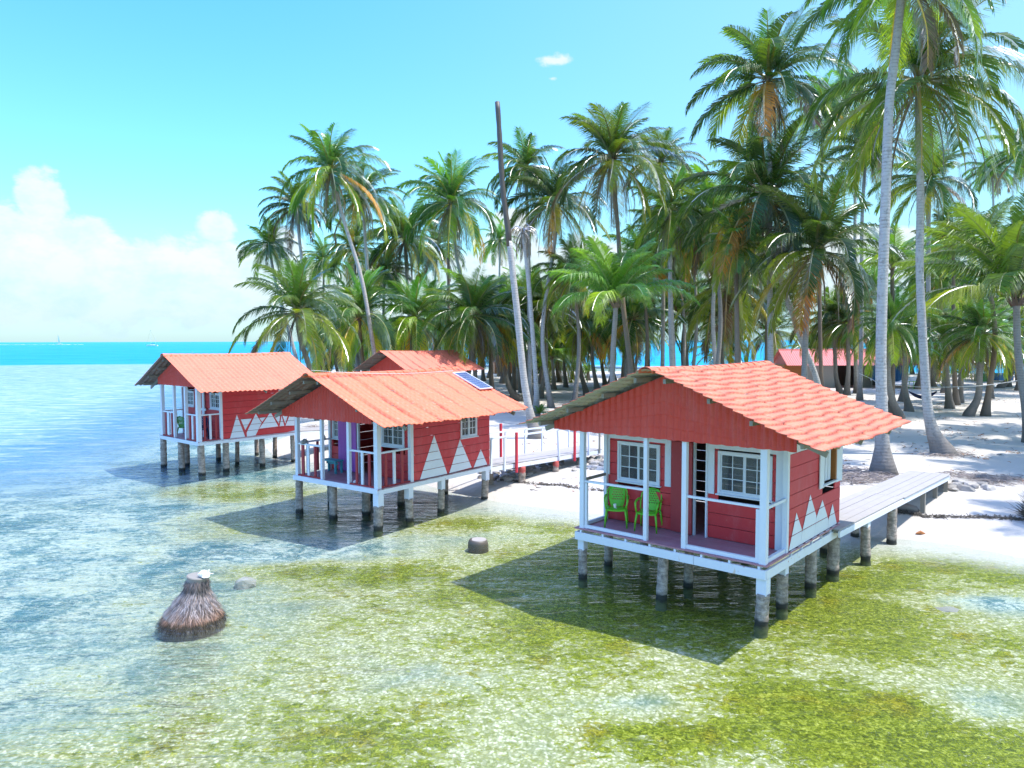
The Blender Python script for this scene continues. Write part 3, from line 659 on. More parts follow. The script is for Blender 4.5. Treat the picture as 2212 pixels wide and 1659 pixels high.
# side window: white boards, shutter ajar, brown jamb
for v0, v1, z0, z1 in ((2.83, 3.10, 2.166, 3.12), (3.94, 4.33, 2.158, 3.12)):
    b = MB(); b.box(W + .012, W + .035, v0, v1, z0, z1); b.build('window_board', M['white'], h)
b = MB(); b.box(W + .0, W + .06, 3.05, 4.0, 2.19, 2.228); b.build('window_sill', M['white'], h)
sh = MB()
for k in range(4): sh.box(W - .10 + .01 * k, W - .078 + .01 * k, 3.10 + .165 * k, 3.26 + .165 * k, 2.25, 3.12)
sh.build('shutter', M['white'], h)
b = MB(); b.box(W - .10, W + .03, 3.87, 3.937, 2.23, 3.12); b.build('window_jamb', M['brownwood'], h)
gable(h, W, -.04, -.62, 4.93, 3.36, 0, 4.80, .40, .39)
roof(h, W, D, 3.466, 4.814, 1.093, 1.213, .73, 1.017, M['roofA'], M['underL'], .034, 1.05, .03, zel=3.443, rowshade=.9, wave=.022, pitch=.175)
hutA = h
# ---- middle hut
W, D, zd = 3.813, 5.128, 1.16
h = empty('stilt_hut', (H2[0], H2[1], 0), H2[2], 'middle red stilt hut with purple door and a solar panel on its roof', 'hut', 'red stilt huts over the lagoon')
floorboards(h, W, D, zd)
b = MB(); b.box(-.03, W + .02, -.055, .0, 1.025, 1.168); b.build('rim_beam', M['white'], h)
b = MB(); b.box(W - .01, W + .04, .0, D + .05, 1.0, 1.155); b.build('rim_beam', M['rusty'], h)
b = MB(); b.box(-.03, .01, .0, D, 1.02, 1.155); b.build('rim_beam', M['white'], h)
for i, (u, v, sq, r) in enumerate([(.08, .1, 0, .115), (1.64, .17, 0, .12), (.05, 1.35, 0, .11), (2.06, 1.12, 0, .13), (W - .07, .07, .35, .135), (W - .07, 1.3, .35, .12), (2.0, 2.75, 0, .12), (W - .07, 2.75, .3, .11), (W - .07, 4.98, .35, .12), (.1, 4.9, 0, .11), (2.0, 4.9, 0, .11), (.1, 3.0, 0, .11)]):
    log(h, u, v, -.55, 1.02 if (v < .2 or u > 3.7) else 1.13, r, square=sq, seed=i + 20)
hl = [(.14, .47, 2.20, 3.0), (1.38, 2.26, 1.0, 3.0), (2.47, 3.47, 2.155, 2.98)]
w = MB(); planks(w, 'v', 1.43, .03, .0, W - .03, zd + .012, 3.3, hl, row=.26, seed=13); w.build('porch_wall', M['red'], h)
w = MB(); planks(w, 'u', W, -.03, 1.44, D, zd + .012, 3.3, [(3.61, 4.43, 2.24, 3.05)], row=.262, seed=14)
T2 = [[(1.704, 1.175), (2.357, 2.473), (2.949, 1.175)], [(3.043, 1.175), (3.577, 2.204), (4.159, 1.21)], [(4.26, 1.19), (4.644, 1.757), (4.986, 1.19)]]
painted(w, T2, W, zd + .012, 3.3, .262, 1); w.build('side_wall', [M['red'], M['white']], h)
b = MB(); planks(b, 'u', 0, .03, 1.44, D, zd + .012, 3.3, seed=15); b.build('side_wall', M['red'], h)
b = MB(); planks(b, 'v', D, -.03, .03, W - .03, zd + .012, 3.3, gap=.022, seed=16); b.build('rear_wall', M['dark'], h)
gable(h, W, D, 0, W, 3.2, 0, 4.41, .42, .42)
window(h, 'v', 1.43, -1, .14, .47, 2.20, 3.0, sash=1, rows=3); window(h, 'v', 1.43, -1, 2.47, 3.47, 2.155, 2.98, rows=3)
window(h, 'u', W, 1, 3.61, 4.43, 2.24, 3.05, rows=3)
d = MB()
for k in range(6):
    if k == 3: continue
    d.box(.47 + .145 * k, .61 + .145 * k, 1.37, 1.40, 1.19, 2.95)
d.box(.905, 1.045, 1.375, 1.40, 1.19, 2.95)
dr = d.build('door', M['purple'], h); tag(dr, 'purple plank door folded open against the porch wall')
post(h, 1.40, 1.42, zd, 3.0, .07, 'white', 'door_jamb'); post(h, 2.26, 1.42, zd, 3.0, .05, 'white', 'door_jamb')
post(h, W - .05, 1.38, zd, 3.2, .12); post(h, .03, 1.40, zd, 3.2, .08)
for u, s in ((.10, .115), (1.30, .095), (2.53, .10), (W - .07, .15)): post(h, u, .055, zd, 3.2, s)
for a, c in (((.15, .055, 2.18), (1.26, .055, 2.18)), ((2.58, .055, 2.18), (W - .14, .055, 2.18)), ((W - .06, .12, 2.18), (W - .05, 1.33, 2.18)), ((.08, .1, 2.18), (.05, 1.37, 2.18))): bar(h, a, c, .06, .05)
for a, c in (((.15, .03, 1.185), (1.26, .03, 1.185)), ((2.58, .03, 1.185), (W - .14, .03, 1.185)), ((W - .06, .12, 1.185), (W - .05, 1.33, 1.185))): bar(h, a, c, .05, .05, 'maroon', 'toe_rail')
for u, m_, s in ((.36, 'maroon', .12), (.63, 'white', .09), (.95, 'maroon', .08), (2.86, 'maroon', .08), (3.10, 'white', .09), (3.40, 'maroon', .08)): post(h, u, .055, 1.21, 2.155, s, m_, 'baluster', .04)
for v, m_ in ((.36, 'maroon'), (.70, 'white'), (1.02, 'maroon')): post(h, W - .06, v, 1.21, 2.155, .04, m_, 'baluster', .09)
for v, m_ in ((.45, 'white'), (.85, 'maroon')): post(h, .07, v, 1.21, 2.155, .04, m_, 'baluster', .08)
b = MB(); b.box(0, W, .02, .08, 3.20, 3.30); b.build('header_beam', M['white'], h)
gable(h, W, -.04, -.55, 3.62, 3.02, 0, 4.40, .43, .43, pitch=.13)
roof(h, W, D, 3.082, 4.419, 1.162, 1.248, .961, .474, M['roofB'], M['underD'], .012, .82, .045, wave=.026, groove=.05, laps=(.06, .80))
# ---- far hut
W, D, zd = 3.48, 4.594, 1.345
h = empty('stilt_hut', (H3[0], H3[1], 0), H3[2], 'far left red stilt hut in open water with white mountain pattern', 'hut', 'red stilt huts over the lagoon')
floorboards(h, W, D, zd)
b = MB(); b.box(-.05, W + .02, -.055, .0, 1.20, 1.345); b.build('rim_beam', M['white'], h)
b = MB(); b.box(W - .01, W + .04, .0, 1.3, 1.20, 1.35); b.box(W - .012, W + .038, 1.31, D + .05, 1.20, 1.355); b.build('rim_beam', M['rusty'], h)
b = MB(); b.box(-.05, -.0, .0, D, 1.20, 1.34); b.build('rim_beam', M['white'], h)
for i, (u, v, r) in enumerate([(.12, .05, .13), (1.68, .09, .13), (.55, .85, .13), (W - .12, .12, .14), (3.25, 1.25, .13), (.15, 2.5, .11), (1.9, 2.5, .09), (3.25, 2.9, .12), (.17, 4.4, .10), (1.67, 4.5, .10), (3.25, 4.4, .10)]): log(h, u, v, -.9, 1.21, r, seed=i + 50)
w = MB(); planks(w, 'v', 1.02, .03, .0, W - .03, zd + .012, 3.4, [(.35, 1.06, 2.58, 3.25), (2.5, 3.36, 2.58, 3.25)], row=.3, seed=23); w.build('porch_wall', M['red'], h)
w = MB(); planks(w, 'u', W, -.03, 1.03, D, zd + .012, 3.4, [(3.62, 4.3, 2.75, 3.3)], row=.255, seed=24)
T3 = [[(1.321, 1.357), (1.648, 2.329), (2.0, 1.357)], [(1.816, 2.126), (2.011, 1.652), (2.322, 2.125)], [(2.071, 1.536), (2.509, 2.307), (2.774, 1.886), (2.48, 1.38), (2.08, 1.357)], [(2.674, 2.11), (2.798, 1.926), (2.986, 2.127)], [(2.654, 1.647), (3.214, 2.323), (3.569, 1.668)], [(3.388, 2.123), (3.611, 1.778), (3.671, 2.129)], [(3.64, 1.662), (3.742, 2.123), (3.867, 1.663)], [(3.79, 2.119), (3.917, 1.752), (4.054, 2.116)], [(3.927, 1.661), (4.138, 2.091), (4.382, 2.072), (4.372, 1.632)], [(3.92, 1.357), (4.366, 1.405), (4.594, 1.5), (4.594, 1.357)]]
painted(w, T3, W, zd + .012, 3.4, .255, 1); w.build('side_wall', [M['red'], M['white']], h)
b = MB(); planks(b, 'u', 0, .03, 1.03, D, zd + .012, 3.4, seed=25); b.build('side_wall', M['red'], h)
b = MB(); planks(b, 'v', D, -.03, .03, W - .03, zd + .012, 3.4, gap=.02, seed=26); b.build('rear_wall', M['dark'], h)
gable(h, W, D, 0, W, 3.4, 0, 4.83, .47, .47)
window(h, 'v', 1.02, -1, .35, 1.06, 2.58, 3.25, rows=3); window(h, 'v', 1.02, -1, 2.5, 3.36, 2.58, 3.25, rows=3); window(h, 'u', W, 1, 3.62, 4.3, 2.75, 3.3, rows=2)
post(h, 2.0, .95, zd, 3.4, .17, 'white', 'porch_post', .04); bar(h, (1.86, .92, 2.52), (2.26, .92, 2.52), .03, .10, name='cross_board')
post(h, W - .05, .98, zd, 3.4, .10); post(h, .04, .98, zd, 3.4, .08)
for u, s in ((.14, .13), (1.28, .10), (2.33, .12), (W - .09, .16)): post(h, u, .055, zd, 3.6, s)
for a, c in (((.2, .055, 2.40), (1.24, .055, 2.40)), ((2.38, .055, 2.41), (W - .16, .055, 2.41)), ((W - .06, .12, 2.42), (W - .05, .95, 2.42)), ((.08, .1, 2.40), (.05, .95, 2.40))): bar(h, a, c, .06, .05)
for a, c in (((.2, .03, 1.375), (1.24, .03, 1.375)), ((2.38, .03, 1.375), (W - .16, .03, 1.375)), ((W - .06, .12, 1.375), (W - .05, .95, 1.375))): bar(h, a, c, .05, .05, 'maroon', 'toe_rail')
for u, m_ in ((.42, 'maroon'), (.70, 'white'), (1.0, 'maroon'), (2.62, 'maroon'), (2.86, 'white'), (3.08, 'maroon')): post(h, u, .055, 1.40, 2.375, .11, m_, 'baluster', .04)
for v, m_ in ((.28, 'maroon'), (.52, 'white'), (.76, 'maroon')): post(h, W - .06, v, 1.40, 2.395, .04, m_, 'baluster', .08)
for v, m_ in ((.35, 'maroon'), (.65, 'white')): post(h, .07, v, 1.40, 2.375, .04, m_, 'baluster', .08)
b = MB(); b.box(0, W, .02, .08, 3.55, 3.63); b.build('header_beam', M['white'], h)
gable(h, W, -.04, -.08, 3.45, 3.56, 0, 4.83, .48, .45, pitch=.13)
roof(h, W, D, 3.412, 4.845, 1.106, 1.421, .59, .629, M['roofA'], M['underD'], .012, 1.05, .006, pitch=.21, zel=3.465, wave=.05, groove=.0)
# ---- hut standing on the beach behind
W, D, zd, Z4 = 3.813, 5.128, .55, .283
h = empty('beach_hut', (H4[0], H4[1], 0), H4[2], 'red tiled hut on the beach, partly hidden behind the middle hut roof', 'hut', 'red stilt huts over the lagoon')
floorboards(h, W, D, zd + Z4)
for u, v in ((.1, .1), (3.7, .1), (.1, 2.6), (3.7, 2.6), (.1, 5.0), (3.7, 5.0)): log(h, u, v, .2, zd + Z4, .1, seed=80)
w = MB(); planks(w, 'u', W, -.03, 0, D, zd + Z4 + .01, 3.55, seed=31); w.build('side_wall', M['red'], h)
w = MB(); planks(w, 'u', 0, .03, 0, D, zd + Z4 + .01, 3.55, seed=32); w.build('side_wall', M['red'], h)
w = MB(); planks(w, 'v', 1.4, .03, .03, W - .03, zd + Z4 + .01, 3.5, seed=33); w.build('porch_wall', M['red'], h)
w = MB(); planks(w, 'v', D, -.03, .03, W - .03, zd + Z4 + .01, 3.5, seed=34); w.build('rear_wall', M['red'], h)
gable(h, W, 0, -.55, W + .55, 3.3, 0, 4.69, .43, .43)
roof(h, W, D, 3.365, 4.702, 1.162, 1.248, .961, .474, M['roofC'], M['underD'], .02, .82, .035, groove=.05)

# ------------------------------------------------------------------ things on the huts
G = 'lime green plastic chairs on the near porch'
chair('plastic_chair', hutpt(H1, .60, .70, 1.16), H1[2] + R(30), M['plastic'], 'lime green plastic armchair on near porch, left, with a clear cup on its seat', G)
chair('plastic_chair', hutpt(H1, 1.36, .84, 1.16), H1[2] + R(15), M['plastic'], 'lime green plastic armchair right of the other, by the slim white post', G)
cup = MB(); cup.tube([(0, 0, 0), (0, 0, .09)], [.028, .036], 10); cup.tube([(.02, -.07, 0), (.02, .05, 0), ], .012, 6)
tag(cup.build('drinking_cup', M['shell'], loc=hutpt(H1, .61, .62, 1.585)), 'small pale cup standing on the seat of the left lime chair', 'cup')
chair('plastic_chair', hutpt(H3, 1.28, .50, 1.35), H3[2] + R(200), M['plasticD'], 'dark green plastic chair on the far hut porch', None)
chair('plastic_chair', hutpt(H3, 2.5, .62, 1.35), H3[2] + R(60), M['navy'], 'dark navy chair half hidden by posts on the far hut porch', None)
bx, by, bz = hutpt(H2, .58, 1.02, 1.165)
t = empty('bench', (bx, by, bz), H2[2], 'small teal wooden bench on the middle hut porch', 'bench')
q = MB(); q.box(-.36, .36, -.17, .17, .38, .42); q.build('seat', M['teal'], t)
for sx in (-.31, .31):
    for sy in (-.12, .12): q = MB(); q.box(sx - .03, sx + .03, sy - .03, sy + .03, 0, .38); q.build('leg', M['teal'], t)
q = MB(); q.box(-.28, .28, -.01, .01, .27, .34); q.build('stretcher', M['teal'], t)
def conch(loc, s, rz, label, cat='shell', m='shell', group=None):
    mb = MB(); n = 26; P = []; rad = []
    for i in range(n):
        f = i / (n - 1); P.append((s * (-.5 + f), s * .06 * math.sin(f * 3), s * (.20 - .05 * f))); rad.append(s * max(.012, (.27 * math.sin(math.pi * min(1, f * 1.15) ** .8)) if f < .87 else .27 * .12) * (1 + .13 * math.sin(i * 2.4)))
    mb.tube(P, rad, 11)
    for k in range(6):
        a = k * 1.05; b_ = Vector((s * (.10 + .06 * k - .2), s * .22 * math.cos(a), s * (.2 + .20 * abs(math.sin(a))))); mb.tube([b_ * .9, b_ * 1.25], [s * .06, s * .012], 6)
    mb.add([(s * x, s * y, s * z) for x, y, z in ((-.35, -.1, .08), (-.1, -.38, .03), (.2, -.36, .05), (.3, -.1, .12), (.1, -.05, .30), (-.2, 0, .28), (-.1, -.38, .0), (.2, -.36, .01))], [(0, 1, 2, 3), (3, 4, 5, 0), (0, 1, 6), (3, 2, 7), (0, 6, 7, 3)])
    o = mb.build('conch_shell', M[m], loc=loc); o.rotation_euler = (0, 0, rz); return tag(o, label, cat, group)
conch(hutpt(H2, 2.66, .20, 1.17), .22, 1.2, 'white conch shell on the middle hut floor beside the railing post')
conch(hutpt(H2, 3.62, .12, 1.17), .22, 2.5, 'white conch shell leaning at the middle hut corner post foot')
conch(hutpt(H2, .42, .055, 2.195), .26, .3, 'greyish conch shell on the front rail of the middle hut', m='stone2')
conch(hutpt(H2, .12, .34, 2.195), .22, .9, 'dark grey conch shell at the corner of the middle hut rail', m='stone')
conch(hutpt(H2, .06, 1.1, 2.195), .30, 1.9, 'pale conch shell on the rear end of the middle hut side rail', m='stone2')
conch(hutpt(H3, 2.62, .17, 1.36), .20, 1.9, 'little white shell on the far hut floor edge')
# solar panel on the middle hut roof
th = math.atan2(4.419 - 3.082, 3.813 / 2 + 1.248)
mw = Matrix.Translation(hutpt(H2, 3.03, 5.18, 4.015)) @ Matrix.Rotation(H2[2], 4, 'Z') @ Matrix.Rotation(th, 4, 'Y')
t = bpy.data.objects.new('solar_panel', None); COL.objects.link(t); t.matrix_world = mw; tag(t, 'blue gridded solar panel lying on the orange roof of the middle hut', 'solar panel')
q = MB(); q.box(-.64, .64, -.315, .315, .016, .022); q.build('solar_cells', M['pv'], t)
q = MB()
for a in (-1, 1): q.box(-.67, .67, a * .315, a * .345, -.01, .03); q.box(a * .64, a * .67, -.315, .315, -.01, .03)
q.box(-.64, .64, -.315, .315, -.008, .010); q.build('panel_frame', M['alu'], t)
for x in (-.5, .5): q = MB(); q.box(x - .02, x + .02, -.3, .3, -.07, -.011); q.build('mounting_rail', M['alu'], t)
# slack wire along the middle hut roof to the panel
pts = [hutpt(H2, 2.0 + .42 * f, -.85 + 5.7 * f, 4.56 - .10 * math.sin(math.pi * f) - .2 * f) for f in [i / 14 for i in range(15)]]
q = MB(); q.tube(pts, .006, 5); tag(q.build('wire', M['rope']), 'thin pale wire strung along the middle hut roof to the solar panel', 'wire')

# ------------------------------------------------------------------ walkways
def walkway(name, P0, P1, z0, z1, wid, label, sections=1, nb=5, beamm='rusty', legs=(), side=1, group='plank walkways from the huts to the beach'):
    """P0->P1: the near edge line; boards run lengthwise, wid to the left"""
    dx_, dy_ = P1[0] - P0[0], P1[1] - P0[1]; L = math.hypot(dx_, dy_); a = math.atan2(dy_, dx_)
    t = empty(name, (P0[0], P0[1], 0), a, label, 'walkway', group); rnd = random.Random(5)
    for s in range(sections):
        x0 = L * s / sections + (.004 if s else 0); x1 = L * (s + 1) / sections - .004; jog = rnd.uniform(-.03, .03)
        for k in range(nb):
            y = wid * k / nb; w = wid / nb; e0 = rnd.uniform(-.04, .04); mb = MB(); zz0 = z0 + (z1 - z0) * x0 / L; zz1 = z0 + (z1 - z0) * x1 / L; j = rnd.uniform(0, .006)
            P = [(x0, y + .006), (x1, y + .006), (x1, y + w - .006), (x0, y + w - .006)]
            vs = [(x, yy + jog, (zz0 if x == x0 else zz1) - .028 + j) for x, yy in P] + [(x, yy + jog, (zz0 if x == x0 else zz1) + j) for x, yy in P]
            mb.add(vs, [(0, 3, 2, 1), (4, 5, 6, 7), (0, 1, 5, 4), (1, 2, 6, 5), (2, 3, 7, 6), (3, 0, 4, 7)]); mb.build('plank', M['walk'], t)
    for y in (.0, wid - .04):
        mb = MB(); mb.beam((0, y + .02, z0 - .11), (L, y + .02, z1 - .11), .04, .14); mb.build('side_beam', M[beamm], t)
    n = int(L / 1.1)
    for k in range(n + 1): x = .1 + (L - .2) * k / n; z = z0 + (z1 - z0) * x / L; mb = MB(); mb.box(x - .03, x + .03, .045, wid - .045, z - .10, z - .034); mb.build('cross_bearer', M['wood'], t)
    for x, y, r, m_, sq in legs:
        zt = z0 + (z1 - z0) * x / L - .185; wx = P0[0] + x * math.cos(a) - y * math.sin(a); wy = P0[1] + x * math.sin(a) + y * math.cos(a)
        if r > 0: log(t, x, y, gz(wx, wy) - .3, zt, r, m_, square=sq, seed=int(x * 7))
        else: q = MB(); q.box(x - .05, x + .05, y - .06, y + .06, gz(wx, wy) - .3, zt); q.build('stilt', M['wood'], t)
    return t, L
walkway('walkway', (7.38, 16.30), (13.92, 23.15), 1.12, 1.10, 1.18, 'bleached plank walkway from the near hut to the sand, without railings', 2, 5,
        legs=[(2.05, .12, .115, 'stilt', .12), (4.1, .10, .12, 'stilt', 0), (6.9, .08, 0, '', 0), (8.7, .2, 0, '', 0), (2.05, 1.06, .11, 'stilt', 0), (4.1, 1.06, .11, 'stilt', 0), (6.9, 1.06, 0, '', 0)])
t = walkway('walkway', (13.94, 23.17), (15.0, 24.9), 1.09, .80, 1.16, 'short sloping red edged ramp where the near walkway meets the sand', 1, 5, legs=[(.3, .1, 0, '', 0)])[0]
w2, L2 = walkway('walkway', (-.80, 24.93), (3.70, 29.72), 1.08, .98, 1.28, 'white railed plank walkway from the middle hut over the stones', 2, 4,
        legs=[(1.0, .95, .125, 'redstilt', 0), (1.75, .05, .125, 'redstilt', 0), (2.9, 1.15, .11, 'redstilt', 0), (3.65, .05, .115, 'redstilt', 0), (5.2, 1.1, .11, 'stilt', 0), (5.2, .1, .11, 'stilt', 0)])
for x, y, dxx, zt, m_ in ((.08, -.03, 0, 2.05, 'white'), (.75, -.03, 0, 2.05, 'white'), (3.75, -.03, -.10, 2.0, 'white'), (5.6, -.03, -.05, 1.95, 'white'), (.3, 1.31, 0, 2.0, 'white'), (2.2, 1.31, 0, 1.98, 'white'), (3.3, 1.31, 0, 1.98, 'white'), (4.3, 1.31, 0, 1.96, 'white'), (5.3, 1.31, 0, 1.9, 'white'), (6.0, 1.31, 0, 1.9, 'white'), (6.3, -.03, 0, 1.85, 'wood')):
    q = MB(); q.beam((x, y, .84), (x + dxx, y, zt), .07, .05); q.build('rail_post', M[m_], w2)
for x, y, z0_, z1_ in ((1.32, -.07, .72, 2.15), (2.0, 1.36, .9, 2.3), (4.65, -.06, .72, 2.05)):
    q = MB(); q.box(x - .04, x + .04, y - .035, y + .035, z0_, z1_); q.build('red_post', M['postred'], w2)
for (a, c) in (((-.05, -.03, 2.05), (3.7, -.03, 2.02)), ((3.6, -.03, 2.02), (6.2, -.03, 1.95)), ((.3, 1.31, 2.02), (6.0, 1.31, 1.92))): q = MB(); q.beam(a, c, .05, .06); q.build('handrail', M['white'], w2)
x3, y3, _ = hutpt(H3, 3.3, 4.66, 0); x4, y4, _ = hutpt(H3, 3.4, 12.6, 0)
walkway('walkway', (x3, y3), (x4, y4), 1.33, 1.0, 1.2, 'distant white walkway from the far hut, seen between the middle hut posts', 2, 4, 'white', legs=[(2, .1, .09, 'stilt', 0), (2, 1.1, .09, 'stilt', 0), (4.5, .1, .09, 'stilt', 0)])
